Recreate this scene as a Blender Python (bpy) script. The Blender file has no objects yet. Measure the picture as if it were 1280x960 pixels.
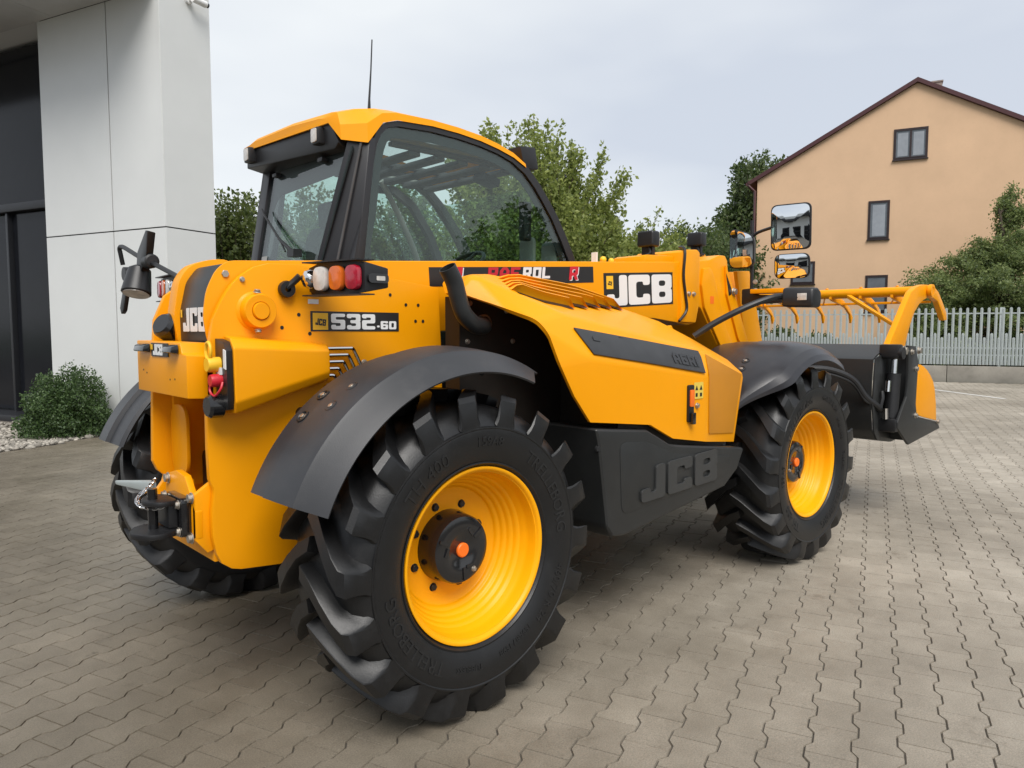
import bpy, bmesh, math, random
import numpy as np
from mathutils import Vector, Matrix

R_ = math.radians
SC = bpy.context.scene
COL = SC.collection
random.seed(7)

# ------------------------------------------------------------------ camera
cam_d = bpy.data.cameras.new("camera"); cam = bpy.data.objects.new("camera", cam_d); COL.objects.link(cam)
cam.location = (-1.7478, -3.1389, 1.4468)
cam.rotation_euler = (R_(90 - 4.1233), 0, R_(46.803 - 90))
cam_d.sensor_width = 36; cam_d.lens = 25.81
cam_d.clip_start = 0.05; cam_d.clip_end = 2000
SC.camera = cam

# ------------------------------------------------------------------ sky and sun (overcast)
SUN_AZ, SUN_EL = R_(-124), R_(52)
world = bpy.data.worlds.new("World"); SC.world = world; world.use_nodes = True
nt = world.node_tree; N = nt.nodes; LK = nt.links; N.clear()
wo = N.new("ShaderNodeOutputWorld"); bg = N.new("ShaderNodeBackground"); bg.inputs[1].default_value = 0.05
sky = N.new("ShaderNodeTexSky"); sky.sky_type = 'NISHITA'; sky.sun_disc = False
sky.sun_elevation = SUN_EL; sky.sun_rotation = R_(90) - SUN_AZ
sky.air_density = 1.0; sky.dust_density = 2.0
tc = N.new("ShaderNodeTexCoord"); mp = N.new("ShaderNodeMapping"); mp.inputs['Scale'].default_value = (1.0, 1.0, 2.6)
nz = N.new("ShaderNodeTexNoise"); nz.inputs['Scale'].default_value = 1.35; nz.inputs['Detail'].default_value = 4; nz.inputs['Roughness'].default_value = .5
cr = N.new("ShaderNodeValToRGB")
cr.color_ramp.elements[0].position = .36; cr.color_ramp.elements[0].color = (6.0, 6.45, 7.25, 1)
cr.color_ramp.elements[1].position = .66; cr.color_ramp.elements[1].color = (8.3, 8.6, 8.8, 1)
mx = N.new("ShaderNodeMix"); mx.data_type = 'RGBA'; mx.inputs[0].default_value = .9
LK.new(tc.outputs['Generated'], mp.inputs[0]); LK.new(mp.outputs[0], nz.inputs['Vector']); LK.new(nz.outputs[0], cr.inputs[0])
LK.new(sky.outputs[0], mx.inputs[6]); LK.new(cr.outputs[0], mx.inputs[7]); LK.new(mx.outputs[2], bg.inputs[0]); LK.new(bg.outputs[0], wo.inputs[0])
sun_d = bpy.data.lights.new("sun", 'SUN'); sun_d.energy = 1.5; sun_d.angle = R_(35); sun_d.color = (1, .965, .92)
sun = bpy.data.objects.new("sun", sun_d); COL.objects.link(sun); sun.location = (8, -14, 20)
sd = Vector((math.cos(SUN_AZ) * math.cos(SUN_EL), math.sin(SUN_AZ) * math.cos(SUN_EL), math.sin(SUN_EL)))
sun.rotation_euler = (-sd).to_track_quat('-Z', 'Y').to_euler()
vs = SC.view_settings; vs.view_transform = 'Standard'; vs.look = 'None'; vs.exposure = 1.2; vs.gamma = 1.0; vs.use_curve_mapping = False

# ------------------------------------------------------------------ materials
MATS = {}
def mat(name, col, rough=.5, metal=0., var=.06, vscale=3., bump=0., bscale=60., coat=0., dirt=0., dirtcol=(.12, .1, .075), spec=.5, island=0., detail=4):
    m = bpy.data.materials.new(name); m.use_nodes = True; t = m.node_tree; n = t.nodes; l = t.links
    b = n["Principled BSDF"]; b.inputs['Roughness'].default_value = rough; b.inputs['Metallic'].default_value = metal
    b.inputs['Specular IOR Level'].default_value = spec
    if coat: b.inputs['Coat Weight'].default_value = coat; b.inputs['Coat Roughness'].default_value = .12
    co = n.new("ShaderNodeTexCoord")
    ns = n.new("ShaderNodeTexNoise"); ns.inputs['Scale'].default_value = vscale; ns.inputs['Detail'].default_value = detail; ns.inputs['Roughness'].default_value = .6
    l.new(co.outputs['Object'], ns.inputs['Vector'])
    r = n.new("ShaderNodeValToRGB"); c = np.array(col)
    r.color_ramp.elements[0].position = .3; r.color_ramp.elements[1].position = .7
    r.color_ramp.elements[0].color = (*np.clip(c * (1 - var), 0, 1), 1); r.color_ramp.elements[1].color = (*np.clip(c * (1 + var), 0, 1), 1)
    l.new(ns.outputs[0], r.inputs[0]); out = r.outputs[0]
    if island:
        g = n.new("ShaderNodeNewGeometry"); hs = n.new("ShaderNodeHueSaturation"); mr = n.new("ShaderNodeMapRange")
        mr.inputs[3].default_value = 1 - island; mr.inputs[4].default_value = 1 + island
        l.new(g.outputs['Random Per Island'], mr.inputs[0]); l.new(mr.outputs[0], hs.inputs['Value']); l.new(out, hs.inputs['Color']); out = hs.outputs[0]
    if dirt:
        n2 = n.new("ShaderNodeTexNoise"); n2.inputs['Scale'].default_value = 9; n2.inputs['Detail'].default_value = 8; n2.inputs['Roughness'].default_value = .7
        l.new(co.outputs['Object'], n2.inputs['Vector'])
        r2 = n.new("ShaderNodeValToRGB"); r2.color_ramp.elements[0].position = .52; r2.color_ramp.elements[1].position = .75
        r2.color_ramp.elements[0].color = (0, 0, 0, 1); r2.color_ramp.elements[1].color = (dirt, dirt, dirt, 1); l.new(n2.outputs[0], r2.inputs[0])
        mm = n.new("ShaderNodeMix"); mm.data_type = 'RGBA'; l.new(r2.outputs[0], mm.inputs[0]); l.new(out, mm.inputs[6]); mm.inputs[7].default_value = (*dirtcol, 1); out = mm.outputs[2]
        mr2 = n.new("ShaderNodeMapRange"); mr2.inputs[3].default_value = rough; mr2.inputs[4].default_value = min(1, rough + .3); l.new(r2.outputs[0], mr2.inputs[0]); l.new(mr2.outputs[0], b.inputs['Roughness'])
    l.new(out, b.inputs['Base Color'])
    if bump:
        n3 = n.new("ShaderNodeTexNoise"); n3.inputs['Scale'].default_value = bscale; n3.inputs['Detail'].default_value = 3
        l.new(co.outputs['Object'], n3.inputs['Vector'])
        bp = n.new("ShaderNodeBump"); bp.inputs['Strength'].default_value = bump; bp.inputs['Distance'].default_value = .004
        l.new(n3.outputs[0], bp.inputs['Height']); l.new(bp.outputs[0], b.inputs['Normal'])
    MATS[name] = m
    return m

def glassmat(name, tint, refl=1.0, rough=.0, alpha_dark=0.):
    m = bpy.data.materials.new(name); m.use_nodes = True; t = m.node_tree; n = t.nodes; l = t.links; n.clear()
    o = n.new("ShaderNodeOutputMaterial"); tr = n.new("ShaderNodeBsdfTransparent"); tr.inputs[0].default_value = (*tint, 1)
    gl = n.new("ShaderNodeBsdfGlossy"); gl.inputs['Roughness'].default_value = rough; gl.inputs[0].default_value = (refl, refl, refl, 1)
    fr = n.new("ShaderNodeFresnel"); ge = n.new("ShaderNodeNewGeometry"); io = n.new("ShaderNodeMapRange"); io.inputs[3].default_value = 1.52; io.inputs[4].default_value = 1 / 1.52
    l.new(ge.outputs['Backfacing'], io.inputs[0]); l.new(io.outputs[0], fr.inputs[0])
    mm = n.new("ShaderNodeMixShader"); l.new(fr.outputs[0], mm.inputs[0]); l.new(tr.outputs[0], mm.inputs[1]); l.new(gl.outputs[0], mm.inputs[2]); l.new(mm.outputs[0], o.inputs[0])
    MATS[name] = m; return m

def leafmat(name, c1, c2, trans=.3):
    m = bpy.data.materials.new(name); m.use_nodes = True; t = m.node_tree; n = t.nodes; l = t.links; n.clear()
    o = n.new("ShaderNodeOutputMaterial"); g = n.new("ShaderNodeNewGeometry"); r = n.new("ShaderNodeValToRGB")
    r.color_ramp.elements[0].color = (*c1, 1); r.color_ramp.elements[1].color = (*c2, 1); l.new(g.outputs['Random Per Island'], r.inputs[0])
    d = n.new("ShaderNodeBsdfPrincipled"); d.inputs['Roughness'].default_value = .5; l.new(r.outputs[0], d.inputs['Base Color'])
    tl = n.new("ShaderNodeBsdfTranslucent"); hs = n.new("ShaderNodeHueSaturation"); hs.inputs['Value'].default_value = 1.5; l.new(r.outputs[0], hs.inputs['Color']); l.new(hs.outputs[0], tl.inputs[0])
    mm = n.new("ShaderNodeMixShader"); mm.inputs[0].default_value = trans; l.new(d.outputs[0], mm.inputs[1]); l.new(tl.outputs[0], mm.inputs[2]); l.new(mm.outputs[0], o.inputs[0])
    MATS[name] = m; return m

YEL = (.86, .332, .0012)
mat('yellow', YEL, .40, var=.03, vscale=1.2, dirt=.06, dirtcol=(.55, .25, .02), bump=.03, bscale=120, spec=.2, coat=.06)
mat('yellow_rim', (.92, .39, .002), .36, var=.03, dirt=.1, dirtcol=(.5, .25, .03), spec=.25)
mat('yellow_perforated', (.55, .215, .004), .6, var=.05, bump=.8, bscale=300)
mat('yellow_soft', (.88, .5, .02), .5)
mat('black', (.012, .012, .013), .42, var=.2, dirt=.1, dirtcol=(.05, .045, .04))
mat('black_gloss', (.010, .010, .011), .16, var=.2, coat=.4)
mat('skirt_black', (.019, .020, .020), .42, var=.15, vscale=5, bump=.05, bscale=260, dirt=.12, dirtcol=(.05, .048, .042))
mat('skirt_letter', (.034, .035, .035), .36, var=.1, vscale=5, bump=.05, bscale=260)
mat('recess_black', (.016, .012, .009), .55, var=.3, dirt=.25, dirtcol=(.035, .024, .015))
mat('fender', (.025, .026, .029), .44, var=.18, vscale=2.2, bump=.08, bscale=320, dirt=.22, dirtcol=(.085, .08, .078))
mat('fender_wet', (.024, .024, .028), .3, var=.25, vscale=2.5, bump=.06, bscale=300, dirt=.2, dirtcol=(.07, .066, .066))
mat('tyre', (.0062, .0063, .0068), .40, var=.25, vscale=6, bump=.12, bscale=200, dirt=.4, dirtcol=(.022, .0215, .021))
mat('tyre_text', (.011, .011, .0112), .5, var=.2)
mat('steel', (.55, .54, .52), .32, metal=1, var=.12, vscale=20)
mat('zinc', (.5, .46, .4), .42, metal=.9, var=.15, vscale=30)
mat('chrome', (.75, .75, .75), .12, metal=1, var=.03)
mat('mirror', (.88, .9, .9), .015, metal=1, var=.01)
mat('white', (.78, .78, .77), .45, var=.03)
mat('red', (.55, .015, .03), .4, var=.08)
mat('red_lens', (.36, .012, .03), .12, var=.2, vscale=30, coat=.6)
mat('orange_lens', (.62, .13, .015), .12, var=.15, vscale=30, coat=.6)
mat('clear_lens', (.55, .52, .48), .12, var=.25, vscale=25, coat=.6)
mat('orange', (.9, .17, .01), .45, var=.05)
mat('decal_black', (.017, .016, .016), .38, var=.1)
mat('decal_grey', (.035, .036, .038), .45, var=.15, vscale=8)
mat('agri_text', (.026, .0265, .028), .4)
mat('cab_black', (.017, .017, .019), .36, var=.15)
mat('cab_interior', (.07, .07, .072), .7, var=.2)
mat('cab_lining', (.30, .30, .285), .75, var=.08)
mat('seat', (.06, .058, .058), .85, var=.25, vscale=30)
mat('warn', (.75, .55, .08), .5, var=.03)
glassmat('cab_glass', (.80, .89, .855))
glassmat('clear_glass', (.9, .93, .93))
mat('joint', (.072, .064, .053), .95, var=.35, vscale=3, bump=.4, bscale=120)
mat('gravel', (.30, .275, .235), .8, var=.15, vscale=10, island=.45)
mat('gravel_bed', (.16, .14, .115), .95, var=.4, vscale=25, bump=.8, bscale=60)
mat('panel_white', (.64, .65, .635), .33, var=.025, vscale=1.5, coat=.1, detail=6)
mat('panel_gap', (.008, .008, .008), .9)
mat('dark_glass', (.010, .011, .014), .14, var=.1, spec=.18)
mat('dark_frame', (.018, .019, .022), .4)
mat('soffit', (.52, .52, .51), .5)
mat('render_ochre', (.635, .425, .268), .9, var=.07, vscale=.5, bump=.2, bscale=30, detail=9, dirt=.10, dirtcol=(.40, .26, .16))
mat('maroon', (.06, .014, .016), .45, var=.1)
mat('window_brown', (.022, .010, .010), .4, var=.15)
mat('house_glass', (.11, .125, .14), .05, var=.2, vscale=2)
mat('curtain', (.27, .29, .32), .9, var=.1)
mat('chimney', (.28, .23, .2), .9, var=.2)
mat('roof_tile', (.14, .03, .025), .7, var=.2, vscale=6)
mat('galv', (.40, .44, .435), .5, metal=.35, var=.1, vscale=4)
mat('concrete', (.27, .25, .215), .9, var=.2, vscale=1.3, bump=.3, bscale=40, detail=9, dirt=.35, dirtcol=(.13, .115, .09))
mat('line_paint', (.66, .65, .62), .7, var=.15, vscale=12)
mat('bark', (.09, .07, .05), .95, var=.3, vscale=15, bump=.6, bscale=40)
mat('grass', (.05, .075, .02), .9, var=.35, vscale=2, bump=.5, bscale=30)
leafmat('leaf_light', (.115, .155, .035), (.33, .37, .11), .5)
leafmat('leaf_mid', (.06, .088, .022), (.15, .185, .05), .4)
leafmat('leaf_dark', (.038, .068, .022), (.12, .16, .05), .4)
leafmat('leaf_blue', (.075, .115, .038), (.23, .275, .095), .4)
leafmat('leaf_box', (.026, .055, .016), (.085, .14, .042), .25)

# ------------------------------------------------------------------ mesh helpers
class MB:
    def __init__(s): s.v = []; s.f = []
    def add(s, v, f):
        o = len(s.v); s.v += [tuple(p) for p in v]; s.f += [tuple(i + o for i in q) for q in f]; return s
    def box(s, x0, x1, y0, y1, z0, z1):
        v = [(x, y, z) for z in (z0, z1) for y in (y0, y1) for x in (x0, x1)]
        return s.add(v, [(0, 2, 3, 1), (4, 5, 7, 6), (0, 1, 5, 4), (2, 6, 7, 3), (0, 4, 6, 2), (1, 3, 7, 5)])
    def obox(s, c, size, M=None):
        hx, hy, hz = [q / 2 for q in size]; M = M or Matrix.Identity(3); c = Vector(c)
        v = [c + M @ Vector((x, y, z)) for z in (-hz, hz) for y in (-hy, hy) for x in (-hx, hx)]
        return s.add(v, [(0, 2, 3, 1), (4, 5, 7, 6), (0, 1, 5, 4), (2, 6, 7, 3), (0, 4, 6, 2), (1, 3, 7, 5)])
    def prism(s, pts, axis, lo, hi):
        n = len(pts)
        def P(a, b, h): return {'X': (h, a, b), 'Y': (a, h, b), 'Z': (a, b, h)}[axis]
        v = [P(a, b, lo) for a, b in pts] + [P(a, b, hi) for a, b in pts]
        f = [tuple(range(n)), tuple(range(2 * n - 1, n - 1, -1))] + [(i, i + n, (i + 1) % n + n, (i + 1) % n) for i in range(n)]
        return s.add(v, f)
    def hull2(s, A, B):                                   # two corresponding loops
        n = len(A)
        return s.add(list(A) + list(B), [tuple(range(n)), tuple(range(2 * n - 1, n - 1, -1))] + [(i, i + n, (i + 1) % n + n, (i + 1) % n) for i in range(n)])
    def tube(s, path, r, seg=10, cap=True):
        P = [Vector(p) for p in path]; n = len(P); rs = r if isinstance(r, (list, tuple)) else [r] * n
        up = None; v = []
        for i in range(n):
            d = (P[min(i + 1, n - 1)] - P[max(i - 1, 0)]).normalized()
            if up is None: up = Vector((0, 0, 1)) if abs(d.z) < .9 else Vector((1, 0, 0))
            a = d.cross(up).normalized(); b = a.cross(d).normalized(); up = b
            for k in range(seg):
                t = 2 * math.pi * k / seg; v.append(P[i] + (a * math.cos(t) + b * math.sin(t)) * rs[i])
        f = [(i * seg + k, i * seg + (k + 1) % seg, (i + 1) * seg + (k + 1) % seg, (i + 1) * seg + k) for i in range(n - 1) for k in range(seg)]
        if cap: f += [tuple(range(seg - 1, -1, -1)), tuple(range((n - 1) * seg, n * seg))]
        return s.add(v, f)
    def cyl(s, a, b, r, seg=16): return s.tube([a, b], r, seg)
    def lathe(s, prof, c, axis='Y', seg=48, closed=False):
        v = []; n = len(prof); c = Vector(c)
        for k in range(seg):
            t = 2 * math.pi * k / seg; C, S = math.cos(t), math.sin(t)
            for r, h in prof:
                v.append(c + Vector({'Y': (r * C, h, r * S), 'X': (h, r * C, r * S), 'Z': (r * C, r * S, h)}[axis]))
        m = n if closed else n - 1
        f = [(k * n + i, k * n + (i + 1) % n, ((k + 1) % seg) * n + (i + 1) % n, ((k + 1) % seg) * n + i) for k in range(seg) for i in range(m)]
        return s.add(v, f)
    def mesh(s, name, bevel=0., bseg=2, ang=32, smooth=True, solid=0.):
        me = bpy.data.meshes.new(name)
        bm = bmesh.new(); vs_ = [bm.verts.new(p) for p in s.v]
        for q in s.f:
            try: bm.faces.new([vs_[i] for i in q])
            except ValueError: pass
        bmesh.ops.remove_doubles(bm, verts=bm.verts, dist=1e-5)
        bmesh.ops.recalc_face_normals(bm, faces=bm.faces)
        if solid: bmesh.ops.solidify(bm, geom=bm.faces[:], thickness=solid)
        if bevel:
            ed = [e for e in bm.edges if len(e.link_faces) == 2 and e.calc_face_angle(0) > R_(22)]
            if ed: bmesh.ops.bevel(bm, geom=ed, offset=bevel, segments=bseg, affect='EDGES', clamp_overlap=True, profile=.6)
        bm.to_mesh(me); bm.free()
        if smooth:
            me.polygons.foreach_set('use_smooth', [True] * len(me.polygons)); me.set_sharp_from_angle(angle=R_(ang))
        return me
    def build(s, name, m, parent=None, **k):
        return link(name, s.mesh(name, **k), m, parent)

def link(name, me, m, parent=None, loc=None):
    o = bpy.data.objects.new(name, me); COL.objects.link(o)
    if m is not None and not me.materials: me.materials.append(MATS[m] if isinstance(m, str) else m)
    if parent: o.parent = parent
    if loc is not None: o.location = loc
    return o
def empty(name, loc=(0, 0, 0), rz=0., parent=None):
    o = bpy.data.objects.new(name, None); COL.objects.link(o); o.location = loc; o.rotation_euler = (0, 0, rz); o.empty_display_size = .3
    if parent: o.parent = parent
    return o
def tag(o, label=None, cat=None, group=None, kind=None):
    if label: o['label'] = label
    if cat: o['category'] = cat
    if group: o['group'] = group
    if kind: o['kind'] = kind
    return o
def smooth_path(pts, n=6):
    P = [Vector(p) for p in pts]; out = []
    for i in range(len(P) - 1):
        p0 = P[max(i - 1, 0)]; p1 = P[i]; p2 = P[i + 1]; p3 = P[min(i + 2, len(P) - 1)]
        for k in range(n):
            t = k / n
            out.append(.5 * ((2 * p1) + (p2 - p0) * t + (2 * p0 - 5 * p1 + 4 * p2 - p3) * t * t + (3 * p1 - p0 - 3 * p2 + p3) * t ** 3))
    return out + [P[-1]]
def round2d(pts, r, seg=4):
    out = []; n = len(pts)
    for i in range(n):
        p = Vector(pts[i]); a = Vector(pts[i - 1]) - p; b = Vector(pts[(i + 1) % n]) - p
        la, lb = a.length, b.length; rr = min(r, la * .45, lb * .45)
        if rr < 1e-5: out.append(tuple(p)); continue
        p1 = p + a / la * rr; p2 = p + b / lb * rr
        for k in range(seg + 1):
            t = k / seg; out.append(tuple((1 - t) ** 2 * p1 + 2 * t * (1 - t) * p + t * t * p2))
    return out
def rrect(w, h, r, seg=4): return round2d([(-w / 2, -h / 2), (w / 2, -h / 2), (w / 2, h / 2), (-w / 2, h / 2)], r, seg)
def npmesh(name, verts, faces_n, fverts):
    me = bpy.data.meshes.new(name); me.vertices.add(len(verts)); me.vertices.foreach_set('co', np.asarray(verts, np.float32).ravel())
    nf = len(fverts); me.loops.add(nf * faces_n); me.loops.foreach_set('vertex_index', np.asarray(fverts, np.int32).ravel())
    me.polygons.add(nf); me.polygons.foreach_set('loop_start', np.arange(0, nf * faces_n, faces_n, dtype=np.int32)); me.polygons.foreach_set('loop_total', np.full(nf, faces_n, np.int32))
    me.polygons.foreach_set('use_smooth', [False] * nf); me.update(calc_edges=True); me.validate(); return me

# block lettering on a 4 x 5 grid
GL = {
 'J': ([[(2.2, 5), (3.6, 5), (3.6, 0), (0, 0), (0, 1.9), (1.35, 1.9), (1.35, 1.2), (2.2, 1.2)]], 3.6),
 'C': ([[(0, 0), (4, 0), (4, 1.75), (2.7, 1.75), (2.7, 1.15), (1.4, 1.15), (1.4, 3.85), (2.7, 3.85), (2.7, 3.25), (4, 3.25), (4, 5), (0, 5)]], 4),
 'B': ([[(0, 0), (4, 0), (4, 2.25), (3.75, 2.5), (4, 2.75), (4, 5), (0, 5)], [(1.4, 1.05), (2.7, 1.05), (2.7, 2.0), (1.4, 2.0)], [(1.4, 3.0), (2.7, 3.0), (2.7, 3.95), (1.4, 3.95)]], 4),
 '5': ([[(0, 0), (4, 0), (4, 3.1), (1.3, 3.1), (1.3, 3.95), (4, 3.95), (4, 5), (0, 5), (0, 2.05), (2.7, 2.05), (2.7, 1.1), (1.3, 1.1), (1.3, 1.5), (0, 1.5)]], 4),
 '3': ([[(0, 0), (4, 0), (4, 2.3), (3.8, 2.5), (4, 2.7), (4, 5), (0, 5), (0, 3.6), (1.3, 3.6), (1.3, 3.9), (2.7, 3.9), (2.7, 3.0), (1.0, 3.0), (1.0, 2.0), (2.7, 2.0), (2.7, 1.1), (1.3, 1.1), (1.3, 1.4), (0, 1.4)]], 4),
 '2': ([[(0, 0), (4, 0), (4, 1.1), (1.3, 1.1), (1.3, 2.0), (4, 2.0), (4, 5), (0, 5), (0, 3.6), (1.3, 3.6), (1.3, 3.9), (2.7, 3.9), (2.7, 3.05), (0, 3.05)]], 4),
 '6': ([[(0, 0), (4, 0), (4, 3.05), (1.3, 3.05), (1.3, 3.9), (2.7, 3.9), (2.7, 3.6), (4, 3.6), (4, 5), (0, 5)], [(1.3, 1.1), (2.7, 1.1), (2.7, 2.0), (1.3, 2.0)]], 4),
 '0': ([[(0, 0), (4, 0), (4, 5), (0, 5)], [(1.3, 1.1), (2.7, 1.1), (2.7, 3.9), (1.3, 3.9)]], 4),
 'R': ([[(0, 0), (1.3, 0), (1.3, 1.6), (2.1, 1.6), (2.9, 0), (4.3, 0), (3.4, 1.75), (4, 2.1), (4, 5), (0, 5)], [(1.3, 2.7), (2.7, 2.7), (2.7, 3.9), (1.3, 3.9)]], 4.2),
 'A': ([[(0, 0), (1.3, 0), (1.3, 1.4), (2.7, 1.4), (2.7, 0), (4, 0), (4, 3.5), (2.9, 5), (1.1, 5), (0, 3.5)], [(1.3, 2.45), (2.7, 2.45), (2.7, 3.2), (2.3, 3.9), (1.7, 3.9), (1.3, 3.2)]], 4),
 'F': ([[(0, 0), (1.3, 0), (1.3, 1.8), (3.4, 1.8), (3.4, 2.9), (1.3, 2.9), (1.3, 3.9), (4, 3.9), (4, 5), (0, 5)]], 4),
 'L': ([[(0, 0), (4, 0), (4, 1.1), (1.3, 1.1), (1.3, 5), (0, 5)]], 4),
 'G': ([[(0, 0), (4, 0), (4, 2.7), (2.1, 2.7), (2.1, 1.8), (2.7, 1.8), (2.7, 1.1), (1.3, 1.1), (1.3, 3.9), (4, 3.9), (4, 5), (0, 5)]], 4),
 'I': ([[(0, 0), (1.3, 0), (1.3, 5), (0, 5)]], 1.3),
 '-': ([[(0, 1.1), (1.4, 1.1), (1.4, 2.3), (0, 2.3)]], 1.4),
 ' ': ([], 1.6),
}
GL['O'] = GL['0']
GL['c'] = ([[(0, 0), (4, 0), (4, 1.25), (1.4, 1.25), (1.4, 3.75), (4, 3.75), (4, 5), (0, 5)]], 4)
def curve_mesh(loops, depth):
    cu = bpy.data.curves.new("g", 'CURVE'); cu.dimensions = '2D'; cu.fill_mode = 'BOTH'; cu.extrude = depth / 2
    for lp in loops:
        sp = cu.splines.new('POLY'); sp.points.add(len(lp) - 1)
        for i, (x, y) in enumerate(lp): sp.points[i].co = (x, y, 0, 1)
        sp.use_cyclic_u = True
    o = bpy.data.objects.new("g", cu); me = bpy.data.meshes.new_from_object(o)
    bpy.data.objects.remove(o); bpy.data.curves.remove(cu); return me
def lettering(name, text, O, U, V, height, m, parent, width=None, gap=.55, depth=.002, lift=.0, shear=0., rad=.28):
    """block letters lying in the plane spanned by U (reading direction) and V (up)"""
    O, U, V = Vector(O), Vector(U).normalized(), Vector(V).normalized(); Nn = U.cross(V)
    k = height / 5; tot = sum(GL[c][1] for c in text) + gap * (len(text) - 1); kx = (width / tot) if width else k
    loops = []; x = 0
    for c in text:
        for lp in GL[c][0]: loops.append([((px + x) * kx + shear * py * k, py * k) for px, py in round2d(lp, rad, 3)])
        x += GL[c][1] + gap
    me = curve_mesh(loops, depth)
    for v in me.vertices:
        p = v.co.copy(); v.co = O + U * p.x + V * p.y + Nn * (p.z + depth / 2 + lift)
    me.name = name
    return link(name, me, m, parent)
def plaque(name, O, U, V, w, h, m, parent, depth=.003, rad=0., lift=0.):
    O, U, V = Vector(O), Vector(U).normalized(), Vector(V).normalized(); Nn = U.cross(V)
    pts = [(0, 0), (w, 0), (w, h), (0, h)]
    if rad: pts = round2d(pts, rad, 4)
    return MB().hull2([O + U * a + V * b + Nn * lift for a, b in pts], [O + U * a + V * b + Nn * (depth + lift) for a, b in pts]).build(name, m, parent)

# bolt shared mesh (hexagon head on a washer, pointing along local +Z)
def bolt_mesh():
    b = MB(); b.lathe([(0, 0), (1.25, 0), (1.25, .25), (.0, .25)], (0, 0, 0), 'Z', 14)
    b.prism([(math.cos(i * math.pi / 3), math.sin(i * math.pi / 3)) for i in range(6)], 'Z', .25, .95)
    return b.mesh('bolt', bevel=.06, bseg=1)
BOLT = bolt_mesh(); BOLT.materials.append(MATS['zinc'])
BOLT_D = BOLT.copy(); BOLT_D.materials.clear(); BOLT_D.materials.append(MATS['black'])
def bolt(parent, p, nrm, r, dark=False, name='bolt'):
    o = bpy.data.objects.new(name, BOLT_D if dark else BOLT); COL.objects.link(o); o.parent = parent
    o.location = p; o.rotation_euler = Vector(nrm).to_track_quat('Z', 'Y').to_euler(); o.scale = (r, r, r); return o

# ================================================================== THE SETTING
YAW = R_(20.6); E1 = np.array([math.cos(YAW), math.sin(YAW)]); E2 = np.array([-math.sin(YAW), math.cos(YAW)])
def ST(s, t, z=0.): p = E1 * s + E2 * t; return (float(p[0]), float(p[1]), z)

# ---- terrain far out
g = MB().add([(-400, -400, -.06), (500, -400, -.06), (500, 500, -.06), (-400, 500, -.06)], [(0, 1, 2, 3)])
tag(g.build('ground', 'grass', smooth=False), kind='structure')

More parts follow.
